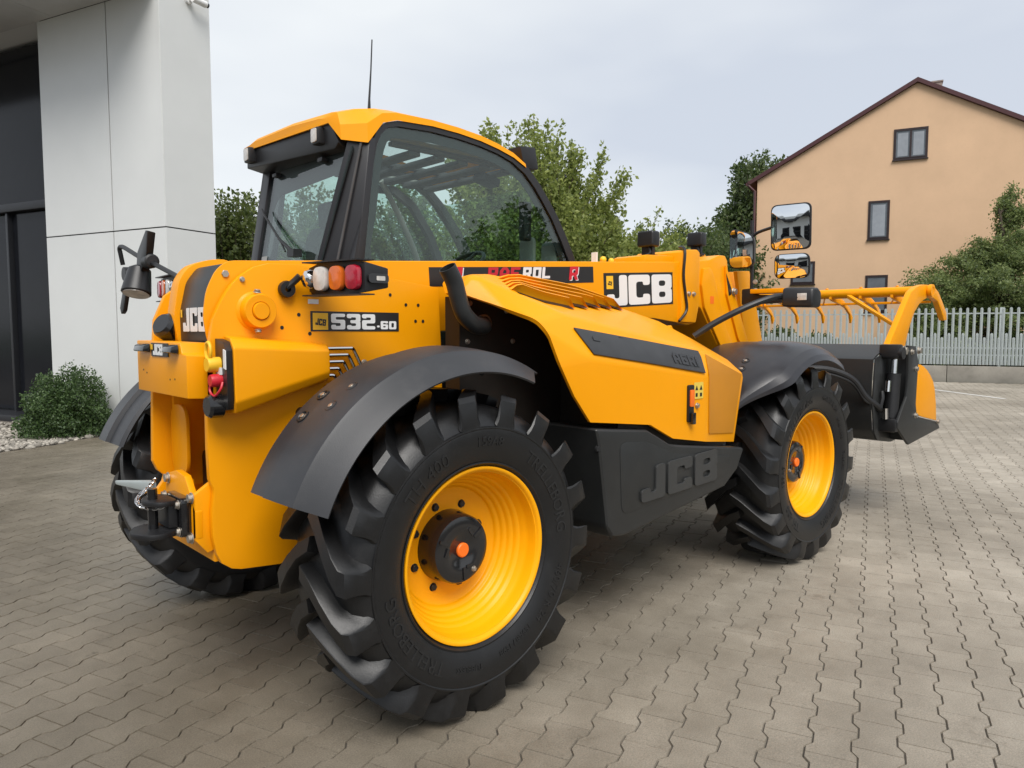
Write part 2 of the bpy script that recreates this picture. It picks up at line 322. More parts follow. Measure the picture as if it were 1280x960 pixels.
# ---- interlocking paving
def paver_material():
    m = bpy.data.materials.new('paver'); m.use_nodes = True; t = m.node_tree; n = t.nodes; l = t.links; b = n["Principled BSDF"]
    geo = n.new("ShaderNodeNewGeometry"); oi = n.new("ShaderNodeObjectInfo")
    ad = n.new("ShaderNodeMath"); ad.operation = 'ADD'; l.new(geo.outputs['Random Per Island'], ad.inputs[0]); l.new(oi.outputs['Random'], ad.inputs[1])
    fr = n.new("ShaderNodeMath"); fr.operation = 'FRACT'; l.new(ad.outputs[0], fr.inputs[0])
    r = n.new("ShaderNodeValToRGB"); r.color_ramp.elements[0].color = (.156, .136, .107, 1); r.color_ramp.elements[1].color = (.190, .168, .134, 1)
    e = r.color_ramp.elements.new(.9); e.color = (.176, .154, .122, 1); r.color_ramp.elements[2].color = (.188, .165, .131, 1)
    l.new(fr.outputs[0], r.inputs[0])
    def noise(sc, det, ro=.6):
        x = n.new("ShaderNodeTexNoise"); x.inputs['Scale'].default_value = sc; x.inputs['Detail'].default_value = det; x.inputs['Roughness'].default_value = ro
        l.new(geo.outputs['Position'], x.inputs['Vector']); return x
    def ramp(src, p0, c0, p1, c1):
        q = n.new("ShaderNodeValToRGB"); q.color_ramp.elements[0].position = p0; q.color_ramp.elements[1].position = p1
        q.color_ramp.elements[0].color = (*c0, 1); q.color_ramp.elements[1].color = (*c1, 1); l.new(src, q.inputs[0]); return q
    def mult(a, c):
        x = n.new("ShaderNodeMix"); x.data_type = 'RGBA'; x.blend_type = 'MULTIPLY'; x.inputs[0].default_value = 1; l.new(a, x.inputs[6]); l.new(c, x.inputs[7]); return x.outputs[2]
    sp = ramp(noise(170, 4, .8).outputs[0], .3, (.62, .62, .61), .72, (1.38, 1.37, 1.35))
    st = ramp(noise(.42, 5).outputs[0], .32, (.68, .67, .65), .66, (1.24, 1.25, 1.27))
    md = ramp(noise(4.5, 6, .7).outputs[0], .3, (.84, .83, .82), .7, (1.13, 1.13, 1.14))
    c = mult(mult(mult(r.outputs[0], sp.outputs[0]), st.outputs[0]), md.outputs[0])
    spots = ramp(noise(2.6, 7, .75).outputs[0], .60, (1, 1, 1), .72, (.62, .60, .57)); c = mult(c, spots.outputs[0])
    oil = ramp(noise(9, 3, .5).outputs[0], .70, (1, 1, 1), .76, (.55, .53, .5)); c = mult(c, oil.outputs[0])
    # paving turns paler and rougher towards one side of the yard
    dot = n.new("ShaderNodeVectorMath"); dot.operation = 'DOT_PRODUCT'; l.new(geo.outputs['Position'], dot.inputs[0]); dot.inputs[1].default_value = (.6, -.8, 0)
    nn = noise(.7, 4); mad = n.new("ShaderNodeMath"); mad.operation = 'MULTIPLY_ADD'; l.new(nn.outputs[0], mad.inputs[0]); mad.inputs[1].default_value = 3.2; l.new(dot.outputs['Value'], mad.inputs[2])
    side_mask = n.new("ShaderNodeMapRange"); side_mask.interpolation_type = 'SMOOTHSTEP'; side_mask.inputs[1].default_value = 1.6; side_mask.inputs[2].default_value = 5.2; l.new(mad.outputs[0], side_mask.inputs[0])
    dc = n.new("ShaderNodeMix"); dc.data_type = 'RGBA'; dc.inputs[6].default_value = (.98, .965, .925, 1); dc.inputs[7].default_value = (1.80, 1.83, 1.88, 1); l.new(side_mask.outputs[0], dc.inputs[0])
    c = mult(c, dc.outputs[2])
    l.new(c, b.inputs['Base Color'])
    wet = ramp(noise(.55, 4).outputs[0], .35, (.28, .28, .28), .65, (.58, .58, .58)); ra = n.new('ShaderNodeMath'); ra.operation = 'MULTIPLY_ADD'; l.new(side_mask.outputs[0], ra.inputs[0]); ra.inputs[1].default_value = .16; l.new(wet.outputs[0], ra.inputs[2]); l.new(ra.outputs[0], b.inputs['Roughness'])
    bp = n.new("ShaderNodeBump"); bp.inputs['Strength'].default_value = .35; bp.inputs['Distance'].default_value = .003
    l.new(noise(260, 3).outputs[0], bp.inputs['Height']); l.new(bp.outputs[0], b.inputs['Normal'])
    MATS['paver'] = m
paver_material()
LP, WP = .206, .1455
half = LP / 2
def paver_outline(gap):
    w, nw = .0837 - gap, .0618 - gap; L = half - gap * .7
    side = [(-L, w), (-.068, w), (-.036, nw), (.036, nw), (.068, w), (L, w)]
    return side + [(a, -b) for a, b in reversed(side)]
top = paver_outline(.0040); low = paver_outline(.0016)
PV = np.array([(a, b, 0.) for a, b in top] + [(a, b, -.008) for a, b in low])
PF = [tuple(range(11, -1, -1))] + [(i, (i + 1) % 12, 12 + (i + 1) % 12, 12 + i) for i in range(12)]
pave_root = MB().add([(*ST(s, t)[:2], -.0075) for s, t in ((-30, -30), (21.6, -30), (21.6, 40), (-30, 40))], [(0, 1, 2, 3)]).build('pavement', 'joint', smooth=False)
tag(pave_root, kind='structure')
A = np.array([.851, -1.978]); sA, tA = A @ E1, A @ E2 - .0837
C0 = np.array([-1.7478, -3.1389]); F0 = np.array([math.cos(R_(46.803)), math.sin(R_(46.803))]); R0 = np.array([F0[1], -F0[0]])
rng = np.random.default_rng(3)
ii, jj = np.meshgrid(np.arange(-70, 115), np.arange(-150, 150), indexing='ij')
S_ = sA + (ii + .5) * LP + (jj % 2) * half; T_ = tA + jj * WP
S_ = S_.ravel(); T_ = T_.ravel()
XY = S_[:, None] * E1 + T_[:, None] * E2
d = (XY - C0) @ F0; lat = (XY - C0) @ R0
keep = (d > .9) & (d < 22.0) & (np.abs(lat) < d * 1.0 + 1.6) & (S_ < 21.4)
gravel_line = np.array([(-1.0, 7.25), (2.38, 7.04), (2.69, 6.94), (3.19, 7.1), (3.76, 7.2), (4.3, 7.3), (5.6, 7.4), (7.2, 7.5)])
keep &= (T_ < np.interp(S_, gravel_line[:, 0], gravel_line[:, 1]) - .02) | (S_ > 7.3)
keep &= ~((S_ > 4.2) & (S_ < 5.2) & (T_ > 6.32))
XY = XY[keep]; d = d[keep]; lat = lat[keep]; nP = len(XY)
inview = (np.abs(lat) < d * .70) & (d > 2.3)
order = np.argsort(np.where(inview, d, 1e9))[:300]
single = np.zeros(nP, bool); single[order] = True
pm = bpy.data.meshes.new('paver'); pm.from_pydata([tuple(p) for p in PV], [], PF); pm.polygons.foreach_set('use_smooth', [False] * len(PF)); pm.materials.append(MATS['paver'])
for k in order:
    o = bpy.data.objects.new('paver', pm); COL.objects.link(o); o.parent = pave_root
    o.location = (XY[k, 0], XY[k, 1], rng.normal(0, .0007)); o.rotation_euler = (rng.normal(0, .0016), rng.normal(0, .0016), YAW + rng.normal(0, .004))
rest = XY[~single]; nR = len(rest)
rotm = np.array([[E1[0], E2[0], 0], [E1[1], E2[1], 0], [0, 0, 1.]])
base = PV @ rotm.T
dz = rng.normal(0, .0007, (nR, 1)); tilt = rng.normal(0, .0016, (nR, 2))
V = base[None] + np.concatenate([rest, dz], 1)[:, None, :]
V[:, :, 2] += (base[None, :, 0] * tilt[:, None, 0] + base[None, :, 1] * tilt[:, None, 1])
me = bpy.data.meshes.new('paver_field'); V = V.reshape(-1, 3)
me.vertices.add(len(V)); me.vertices.foreach_set('co', V.astype(np.float32).ravel())
fl = np.concatenate([np.array(q) for q in PF]); ls = np.cumsum([0] + [len(q) for q in PF])[:-1]; ln = np.array([len(q) for q in PF])
me.loops.add(nR * len(fl)); me.loops.foreach_set('vertex_index', (fl[None] + 24 * np.arange(nR)[:, None]).astype(np.int32).ravel())
me.polygons.add(nR * len(PF)); me.polygons.foreach_set('loop_start', (ls[None] + len(fl) * np.arange(nR)[:, None]).astype(np.int32).ravel())
me.polygons.foreach_set('loop_total', np.tile(ln, nR).astype(np.int32)); me.polygons.foreach_set('use_smooth', [False] * (nR * len(PF))); me.update(calc_edges=True); me.validate()
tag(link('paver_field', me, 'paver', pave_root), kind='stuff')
# white parking line: thin paint on the paving
a, b = Vector(ST(18.25, -3.6)), Vector(ST(15.9, -4.88)); w = (b - a).normalized().cross(Vector((0, 0, 1))) * .05
ln_ = MB().add([a - w + Vector((0, 0, .005)), b - w + Vector((0, 0, .005)), b + w + Vector((0, 0, .005)), a + w + Vector((0, 0, .005))], [(0, 1, 2, 3)]).build('painted_line', 'line_paint', pave_root, smooth=False)

# ---- pebble bed in front of the showroom
gb = MB(); edge = [ST(s, t, .0) for s, t in gravel_line]
gb.add([(x, y, -.004) for x, y, _ in edge] + [(*ST(s, t)[:2], -.004) for s, t in ((7.2, 7.8), (7.2, 9.04), (4.28, 9.04), (4.28, 20), (-1, 20))], [tuple(range(len(edge) + 5))])
bed = tag(gb.build('gravel_bed', 'gravel_bed', smooth=False), kind='structure')
ico = bmesh.new(); bmesh.ops.create_icosphere(ico, subdivisions=1, radius=1); iv = np.array([v.co[:] for v in ico.verts]); iff = np.array([[v.index for v in f.verts] for f in ico.faces]); ico.free()
n_st = 4200; ss = rng.uniform(1.0, 4.25, n_st); tt = np.interp(ss, gravel_line[:, 0], gravel_line[:, 1]) + rng.uniform(.02, 1, n_st) ** 1.3 * 2.6
ctr = ss[:, None] * E1 + tt[:, None] * E2
sz = rng.uniform(.012, .035, (n_st, 1)) * rng.uniform(.7, 1.3, (n_st, 3)) * np.array([1, 1, .6])
big = rng.random(n_st) < .03; sz[big] *= 1.7
VV = iv[None] * sz[:, None, :] * rng.uniform(.8, 1.2, (n_st, len(iv), 1)) + np.concatenate([ctr, rng.uniform(0, .02, (n_st, 1))], 1)[:, None, :]
gm = npmesh('pebbles', VV.reshape(-1, 3), 3, (iff[None] + len(iv) * np.arange(n_st)[:, None, None]).reshape(-1, 3))
gm.polygons.foreach_set('use_smooth', [True] * len(gm.polygons))
tag(link('pebbles', gm, 'gravel'), 'pale rounded pebbles spread along the showroom wall', 'gravel', kind='stuff')

# ---- showroom building
bld = empty('showroom_building', (0, 0, 0), YAW)
tag(bld, 'modern showroom with light grey cladding panels and dark glazed front', 'building')
MB().box(4.30, 5.10, 6.42, 9.0, -.05, 6.88).build('pillar_core', 'panel_gap', bld, smooth=False)
def panel(x0, x1, y0, y1, z0, z1): return MB().box(x0, x1, y0, y1, z0, z1).build('cladding_panel', 'panel_white', bld, smooth=False)
for (t0, t1) in ((6.404, 7.469), (7.491, 9.03)):
    for (z0, z1) in ((.0, 2.860), (2.878, 6.04)): panel(4.28, 4.30, t0, t1, z0, z1)
for (z0, z1) in ((.0, 2.860), (2.878, 6.9)):
    panel(4.286, 5.12, 6.396, 6.42, z0, z1)
    panel(4.3, 4.7, 9.0, 9.024, z0, min(z1, 6.04))
    panel(5.1, 5.12, 6.43, 9.0, z0, min(z1, 6.04))
# canopy with soffit panels
for k in range(4):
    MB().box(2.9, 4.278, 6.44 + k * 2.2, 8.63 + k * 2.2, 6.045, 6.07).build('soffit_panel', 'soffit', bld, bevel=.004, bseg=1)
MB().box(2.88, 4.278, 6.44, 9.04, 6.075, 6.9).box(2.88, 7.1, 9.045, 15.2, 6.075, 6.9).build('canopy', 'panel_white', bld, bevel=.01)
# dark glazed recess
MB().box(4.75, 7.1, 9.05, 15, -.05, 6.04).build('wall', 'dark_frame', bld, smooth=False)
for (t0, t1, z0, z1) in ((9.11, 10.6, .12, 3.38), (10.68, 12.3, .12, 3.38), (12.38, 14.9, .12, 3.38), (9.11, 11.6, 3.55, 6.0), (11.68, 14.9, 3.55, 6.0)):
    MB().box(4.70, 4.745, t0, t1, z0, z1).build('glass_pane', 'dark_glass', bld, bevel=.004, bseg=1)
MB().box(4.58, 4.748, 9.03, 15, 3.40, 3.53).build('transom', 'dark_frame', bld, bevel=.01)
for t in (9.03, 10.61, 12.31): MB().box(4.62, 4.748, t, t + .06, 0, 3.39).build('mullion', 'dark_frame', bld, bevel=.006)
MB().box(4.2, 4.748, 9.03, 15, -.02, .10).build('threshold', 'dark_frame', bld, bevel=.008)
# security camera on the pillar
sc_ = empty('security_camera', ST(4.75, 6.38, 6.03), YAW); tag(sc_, 'small white bullet security camera fixed high on the pillar', 'camera')
MB().lathe([(0, 0), (.05, 0), (.05, -.03), (.02, -.035), (.02, -.09), (0, -.09)], (0, 0, 0), 'Y', 16).build('bracket', 'white', sc_)
MB().lathe([(0, -.02), (.042, -.02), (.045, .02), (.045, .2), (.03, .22), (0, .2)], (.0, -.11, .0), 'X', 16).build('housing', 'white', sc_)
MB().lathe([(0, .21), (.034, .21), (.034, .24), (0, .232)], (.0, -.11, .0), 'X', 16).build('lens', 'black_gloss', sc_)

# ---- ochre house
hs = empty('gable_house', ST(30, 0), YAW); tag(hs, 'ochre rendered house with gable wall and maroon roof edge', 'house')
tl, tr, tc_ = 2.28, -9.3, -3.51; ze, zr = 7.75, 10.93
MB().prism([(tl, 0), (tl, ze), (tc_, zr), (tr, ze), (tr, 0)], 'X', 0, 10).build('wall', 'render_ochre', hs, smooth=False)
def roofslab(ta, za, tb, zb, name, m, th, x0, x1, ext):
    dv = Vector((ta - tb, za - zb)).normalized(); a = Vector((ta, za)) + dv * ext; nn = Vector((-dv.y, dv.x)); nn = nn if nn.y > 0 else -nn
    b = Vector((tb, zb))
    return MB().prism([tuple(a + nn * .005), tuple(b + Vector((0, .005 / max(.2, nn.y)))), tuple(b + Vector((0, th / nn.y))), tuple(a + nn * th)], 'X', x0, x1).build(name, m, hs, smooth=False)
rf1 = roofslab(tl, ze, tc_ + .001, zr, 'roof', 'roof_tile', .13, .0, 10.3, .32); rf2 = roofslab(tr, ze, tc_ - .001, zr, 'roof', 'roof_tile', .13, .0, 10.3, .32)
roofslab(tl, ze, tc_ + .001, zr, 'fascia', 'maroon', .15, -.16, -.005, .36); roofslab(tr, ze, tc_ - .001, zr, 'fascia', 'maroon', .15, -.16, -.005, .36)
MB().box(1.0, 1.5, -4.40, -4.05, 10.2, 11.14).box(.97, 1.53, -4.43, -4.02, 11.145, 11.2).build('chimney', 'chimney', hs)
gp = MB(); gp.tube([(-.13, 2.66, 7.62), (10.2, 2.66, 7.62)], .08, 10).build('gutter', 'maroon', hs)
MB().tube([(-.1, 2.62, 7.56), (-.1, 2.36, 7.3), (-.1, 2.36, .1)], .055, 10).build('downpipe', 'maroon', hs)
def window(t0, t1, z0, z1, sash=1, curtain=True):
    m = 'window_brown'; f = .05
    w = MB().box(-.035, .05, t1, t0, z1 - f, z1).box(-.035, .05, t1, t0, z0, z0 + f).box(-.035, .05, t1, t1 + f, z0 + f, z1 - f).box(-.035, .05, t0 - f, t0, z0 + f, z1 - f)
    fr = w.build('window', m, hs, smooth=False)
    n_ = sash; wd = (t0 - t1 - 2 * f) / n_
    for k in range(n_):
        a = t1 + f + k * wd; b = a + wd; q = .035
        MB().box(-.025, .0, a + q, b - q, z0 + f + q, z1 - f - q).build('pane', 'house_glass', fr, smooth=False)
        MB().box(-.05, .0, a, b, z1 - f - q, z1 - f).box(-.05, .0, a, b, z0 + f, z0 + f + q).box(-.05, .0, a, a + q, z0 + f + q, z1 - f - q).box(-.05, .0, b - q, b, z0 + f + q, z1 - f - q).build('sash', m, fr, smooth=False)
        if curtain:
            cv = []; cf = []; nn = 24
            for i in range(nn + 1):
                tt_ = a + q + (wd - 2 * q) * (.12 + .76 * i / nn); xx = -.031 + .003 * math.sin(i * 1.9)
                cv += [(xx, tt_, z0 + f + q + .04), (xx, tt_, z1 - f - q - .08)]
            cf = [(2 * i, 2 * i + 2, 2 * i + 3, 2 * i + 1) for i in range(nn)]
            MB().add(cv, cf).build('curtain', 'curtain', fr)
    MB().box(-.09, -.004, t1 - .03, t0 + .03, z0 - .045, z0 - .01).build('sill', m, fr, smooth=False)
window(-2.77, -3.94, 8.08, 9.25, 2); window(-1.96, -2.72, 5.07, 6.57, 1); window(-1.94, -2.74, 2.2, 3.66, 1, False); window(.86, -.06, 3.39, 4.3, 1, False)

# ---- palisade fence on a concrete plinth
SF = 21.83
pl_ = empty('concrete_plinth', ST(SF, 0), YAW); tag(pl_, 'low weathered concrete plinth wall under the palisade fence', 'wall')
for k in range(10):
    t1 = 5.2 - k * 2.36 - .004; MB().box(-.09, .09, t1 - 2.345, t1, -.05, .45).build('plinth_section', 'concrete', pl_, bevel=.012)
fn = empty('palisade_fence', ST(SF, 0, .45), YAW); tag(fn, 'grey galvanised steel palisade fence with long and short pales', 'fence')
def pale_mesh(h):
    w = .034; pts = [(-w, 0), (w, 0), (w, h - .03), (w * .45, h), (-w * .45, h), (-w, h - .03)]
    b = MB().prism(pts, 'X', -.004, .004); b.box(-.016, -.004, -.009, .009, .02, h - .04)
    me_ = b.mesh('pale', smooth=False); me_.materials.append(MATS['galv']); return me_
PT, PSs, PSt = pale_mesh(1.62), pale_mesh(.78), pale_mesh(.90)
t = 5.0; k = 0
while t > -14.5:
    o = bpy.data.objects.new('pale', PT if k % 2 == 0 else (PSs if k % 4 == 1 else PSt)); COL.objects.link(o); o.parent = fn; o.location = (-.03, t, .04); o.rotation_euler = (0, random.gauss(0, .004), 0)
    t -= .0865; k += 1
for tp in (5.12, 1.58, -1.96, -5.5, -9.04, -12.58): MB().box(-.012, .05, tp - .035, tp + .035, 0, 1.66).build('post', 'galv', fn, bevel=.004)
for z0 in (1.48, .50, .30): MB().box(-.026, .004, -14.6, 5.1, z0, z0 + .035).build('rail', 'galv', fn, smooth=False)

# ---- vegetation
def leaves(centers, size, rngv, flat=.0, up=0.):
    n_ = len(centers)
    u_ = rngv.normal(size=(n_, 3)); u_[:, 2] *= (1 - flat); u_[:, 2] += up; u_ /= np.linalg.norm(u_, axis=1, keepdims=True) + 1e-9
    w_ = rngv.normal(size=(n_, 3)); v_ = np.cross(u_, w_); v_ /= np.linalg.norm(v_, axis=1, keepdims=True) + 1e-9
    nn = np.cross(u_, v_); L = (size * rngv.uniform(.6, 1.35, n_))[:, None]
    c = centers
    vv = np.stack([c, c + u_ * L * .5 + v_ * L * .3 + nn * L * .07, c + u_ * L, c + u_ * L * .5 - v_ * L * .3 + nn * L * .07], 1)
    return vv.reshape(-1, 3), np.arange(n_ * 4).reshape(-1, 4)
def tree(name, label, cat, base, shape, n_shoots, per, size, m, trunk_h, trunk_r, seed, sig=.16, t0=.3, bend=.35, droop=0., start=(.15, .75), up=.15, group=None, surf=.5, bark='bark'):
    """shape: list of ellipsoids (dx, dy, cz, rx, ry, rz, weight); shoots grow from the trunk towards points in them"""
    rg = np.random.default_rng(seed)
    root = empty(name, (*base, 0)); tag(root, label, cat, group)
    H = max(e[2] + e[5] for e in shape)
    b = MB(); tw = smooth_path([(0, 0, -.1), (rg.normal(0, .06), rg.normal(0, .06), trunk_h * .4), (rg.normal(0, .12), rg.normal(0, .12), trunk_h * .75), (rg.normal(0, .15), rg.normal(0, .15), trunk_h)], 5)
    b.tube(tw, list(np.linspace(trunk_r, trunk_r * .25, len(tw))), 9); b.build('trunk', bark, root)
    wts = np.array([e[6] for e in shape], float); wts /= wts.sum(); P = []; limbs = MB()
    for k in range(n_shoots):
        e = shape[rg.choice(len(shape), p=wts)]
        q = rg.normal(size=3); q /= np.linalg.norm(q); q *= (1 - surf) * rg.random() ** .4 + surf * rg.uniform(.8, 1.08)
        end = np.array([e[0] + q[0] * e[3], e[1] + q[1] * e[4], max(.25, e[2] + q[2] * e[5])])
        h0 = min(trunk_h * .97, max(.15, end[2] * rg.uniform(*start))); st_ = np.array(tw[min(len(tw) - 1, int(h0 / trunk_h * (len(tw) - 1)))]) ; st_[2] = h0
        mid = (st_ + end) / 2 + np.array([(end[0] - st_[0]) * bend * .5, (end[1] - st_[1]) * bend * .5, -bend * .25 * np.linalg.norm(end[:2] - st_[:2])])
        tt = t0 + (1 - t0) * rg.random(per) ** .8
        pts = (1 - tt)[:, None] ** 2 * st_ + (2 * tt * (1 - tt))[:, None] * mid + (tt ** 2)[:, None] * end
        Ls = np.linalg.norm(end - st_)
        pts += rg.normal(size=(per, 3)) * (sig * (1.15 - .75 * tt))[:, None] * np.array([1, 1, .9])
        pts[:, 2] -= droop * tt ** 2 * Ls
        P.append(pts)
        if k % 2 == 0:
            ts = (0, .25, .5, .75, 1); cc = [tuple((1 - q_) ** 2 * st_ + 2 * q_ * (1 - q_) * mid + q_ * q_ * end - np.array([0, 0, droop * q_ * q_ * Ls])) for q_ in ts]
            limbs.tube(cc, [trunk_r * .28, trunk_r * .2, trunk_r * .13, trunk_r * .07, trunk_r * .03], 5, False)
    P = np.concatenate(P); P[:, 2] = np.maximum(P[:, 2], .06)
    limbs.build('limbs', bark, root)
    v, f = leaves(P, size, rg, up=up)
    link('crown', npmesh('crown', v, 4, f), m, root)
    return root
def at(px, dd): q = C0 + F0 * dd + R0 * (px - 640) / 917.8 * dd; return (float(q[0]), float(q[1]))
# behind the telehandler
tree('leafy_tree', 'tall light green tree with upright shoots rising behind the boom', 'tree', at(672, 17), [(0, 0, 3.0, 2.4, 2.1, 2.4, 3), (-.2, 0, 4.5, 1.6, 1.4, 1.9, 2.2), (1.7, -1.5, 2.3, 1.5, 1.4, 1.7, 1.8), (-1.2, 1.0, 2.9, 1.5, 1.5, 2.6, 1.4)] + [(dx_, dy_, z_, .22, .22, .85, .16) for dx_, dy_, z_ in ((-.9, .7, 5.4), (-.3, .3, 5.9), (.25, -.1, 5.5), (.7, -.6, 5.7), (1.1, -1.0, 4.9), (1.5, -1.3, 4.5), (2.0, -1.8, 3.9), (2.6, -2.3, 3.3), (-1.4, 1.2, 5.2))], 470, 190, .10, 'leaf_light', 5.2, .13, 11, sig=.15, bend=.5, up=.35)
tree('leafy_tree', 'bushy green tree between the white pillar and the cab', 'tree', at(292, 17.5), [(0, 0, 2.6, 1.7, 1.7, 2.2, 2), (.4, 0, 3.6, 1.3, 1.2, 1.35, 1)], 200, 120, .11, 'leaf_mid', 3.8, .12, 12, sig=.2)
tree('leafy_tree', 'green tree seen through the rear cab window', 'tree', at(392, 19.5), [(0, 0, 2.7, 2.0, 2.0, 2.4, 2), (0, 0, 4.2, 1.3, 1.2, 1.2, 1)], 190, 110, .125, 'leaf_mid', 4.0, .12, 13, sig=.2)
tree('leafy_tree', 'green tree seen through the side cab window', 'tree', at(512, 19), [(0, 0, 2.7, 2.1, 2.0, 2.6, 2), (0, 0, 4.0, 1.4, 1.3, 1.5, 1)], 200, 110, .125, 'leaf_mid', 4.2, .13, 14, sig=.2)
tree('leafy_tree', 'light green spreading tree low behind the front of the boom', 'tree', at(762, 18.5), [(0, 0, 2.1, 1.5, 1.4, 1.9, 2), (-.3, .2, 3.3, .9, .9, 1.2, 1), (.5, -.5, 3.2, .25, .25, .9, .2), (-.2, .1, 4.1, .25, .25, .8, .2), (.9, -.8, 2.8, .25, .25, .8, .2)], 220, 170, .10, 'leaf_light', 3.6, .1, 19, sig=.16, bend=.5, up=.3)
tree('leafy_tree', 'low dark green tree between the boom lamps and the fence', 'tree', at(842, 27), [(0, 0, 3.2, 2.6, 2.2, 2.4, 2), (1.0, -.9, 3.9, 1.5, 1.5, 1.6, 1.3), (-1.2, 1.1, 3.4, 1.4, 1.4, 2.0, 1)], 260, 150, .13, 'leaf_dark', 4.2, .13, 15, sig=.24)
tree('leafy_tree', 'dark leafy tree rising beside the left eave of the ochre house', 'tree', at(936, 38), [(0, 0, 4.8, 2.4, 2.4, 4.0, 2), (.3, -.2, 8.3, 1.8, 1.7, 2.6, 2.0), (-1.0, .9, 6.0, 1.6, 1.6, 2.2, 1.2)], 340, 120, .2, 'leaf_dark', 8.2, .2, 16, sig=.3, start=(.35, .85))
tree('leafy_tree', 'dark green tree low behind the mirrors and boom head', 'tree', at(892, 31), [(0, 0, 3.3, 2.6, 2.4, 2.8, 1)], 210, 140, .14, 'leaf_dark', 4.0, .13, 26, sig=.25)
# conifer and shrubs behind the fence
cb = at(1243, 25.5)
tree('conifer_tree', 'feathery blue green conifer overhanging the fence beside the ochre house', 'tree', cb,
     [(-.2, .2, 1.6, 3.0, 3.0, 1.4, 2.6), (-.5, .4, 3.2, 2.7, 2.7, 1.1, 3.2), (.1, -.1, 4.1, 1.6, 1.6, .9, 1.2), (.35, -.3, 5.2, .5, .5, 1.4, .7)], 440, 170, .09, 'leaf_blue', 5.6, .12, 17, sig=.17, bend=.25, droop=.06, start=(.75, 1.0), up=.0)
tree('conifer_tree', 'feathery conifer whose low boughs spread behind the bucket and fence', 'tree', at(1165, 24.8), [(0, 0, 1.3, 1.3, 1.3, 1.0, 2), (0, 0, 2.1, .9, .9, .9, 1)], 150, 110, .1, 'leaf_blue', 2.6, .08, 18, sig=.16, droop=.06, start=(.7, 1.), up=0.)
for i, (px, dd, r, h, lab) in enumerate(((972, 25, 1.0, 1.5, 'round dark shrub behind the fence below the house corner'), (1020, 24.5, .8, 1.3, 'low leafy shrub behind the fence between shrub and conifer'), (1275, 24.2, .9, 1.4, 'dense dark shrub under the tall conifer behind the fence'))):
    tree('garden_shrub', lab, 'shrub', at(px, dd), [(0, 0, h * .55, r, r, h * .55, 1)], 110, 100, .1, 'leaf_dark', h * .7, .05, 30 + i, sig=.16)
# box shrub by the pillar
rg = np.random.default_rng(5); bx = empty('box_shrub', ST(3.66, 7.74, 0)); tag(bx, 'rounded dark green evergreen shrub at the foot of the pillar', 'shrub')
nq = 26000; q = rg.normal(size=(nq, 3)); q /= np.linalg.norm(q, axis=1, keepdims=True); q[:, 2] = np.abs(q[:, 2])
bump = 1 + .10 * np.sin(q[:, 0] * 9 + 1) * np.sin(q[:, 1] * 8) + .08 * np.sin(q[:, 2] * 13 + q[:, 0] * 7) + .04 * np.sin(q[:, 0] * 31) * np.sin(q[:, 1] * 29 + q[:, 2] * 27)
rad = rg.uniform(.12, 1.0, nq) ** .5 * bump + rg.normal(0, .025, nq)
P = q * rad[:, None] * np.array([.60, .60, .88]); P[:, 2] += .02
v, f = leaves(P, .038, rg, up=.3); link('foliage', npmesh('foliage', v, 4, f), 'leaf_box', bx)
b = MB()
for k in range(26):
    a_ = rg.uniform(0, 6.28); e_ = np.array([math.cos(a_) * .45, math.sin(a_) * .45, .6]) * rg.uniform(.5, 1.05)
    b.tube(smooth_path([(0, 0, -.02), (e_[0] * .4, e_[1] * .4, e_[2] * .55), tuple(e_)], 3), [.014, .012, .011, .01, .008, .006, .004], 5)
b.build('stems', 'bark', bx)
# trees along the other side of the yard (seen mirrored in the cab glass)
for i, (x, y, h, lab) in enumerate(((15.5, -8.5, 7.0, 'tall green tree on the open side of the yard, mirrored in the cab glass'), (13.0, -12.5, 5.2, 'shorter green tree on the open side of the yard'), (19.5, -6.3, 5.6, 'green tree on the open side of the yard nearest the fence'))):
    tree('leafy_tree', lab, 'tree', (x, y), [(0, 0, h * .5, 2.0, 2.0, h * .45, 2), (0, 0, h * .75, 1.3, 1.3, h * .25, 1)], 150, 90, .17, 'leaf_dark', h * .8, .15, 50 + i, sig=.28)

# ---- workshop on the far side of the yard (seen in the mirrors)
ws_ = empty('workshop_building', (-25, 0.0, 0), R_(8)); tag(ws_, 'white workshop with a dark canopy across the yard behind the machine', 'building')
MB().box(-6, 0, -9, 9, -.05, 4.4).build('wall', 'panel_white', ws_, smooth=False)
MB().box(-6.2, 1.6, -9.3, 9.3, 4.42, 5.3).build('canopy', 'dark_frame', ws_, bevel=.02)
MB().box(-6.0, .5, -9.1, 9.1, 5.31, 6.2).build('parapet', 'panel_white', ws_, bevel=.02)
for y in (-6.0, -1.2, 3.6):
    dr = MB().box(.003, .05, y - 1.7, y + 1.7, 0, 2.9).build('gate', 'dark_frame', ws_, bevel=.01)
    for k in range(4): MB().box(.052, .06, y - 1.55, y + 1.55, .15 + k * .68, .72 + k * .68).build('gate_pane', 'dark_glass', dr)

# ================================================================== THE TELEHANDLER
TH = empty('telehandler', (0, 0, 0)); tag(TH, 'yellow telescopic handler with grab bucket parked on the block paving', 'telehandler')
UX, UZ = (1, 0, 0), (0, 0, 1)

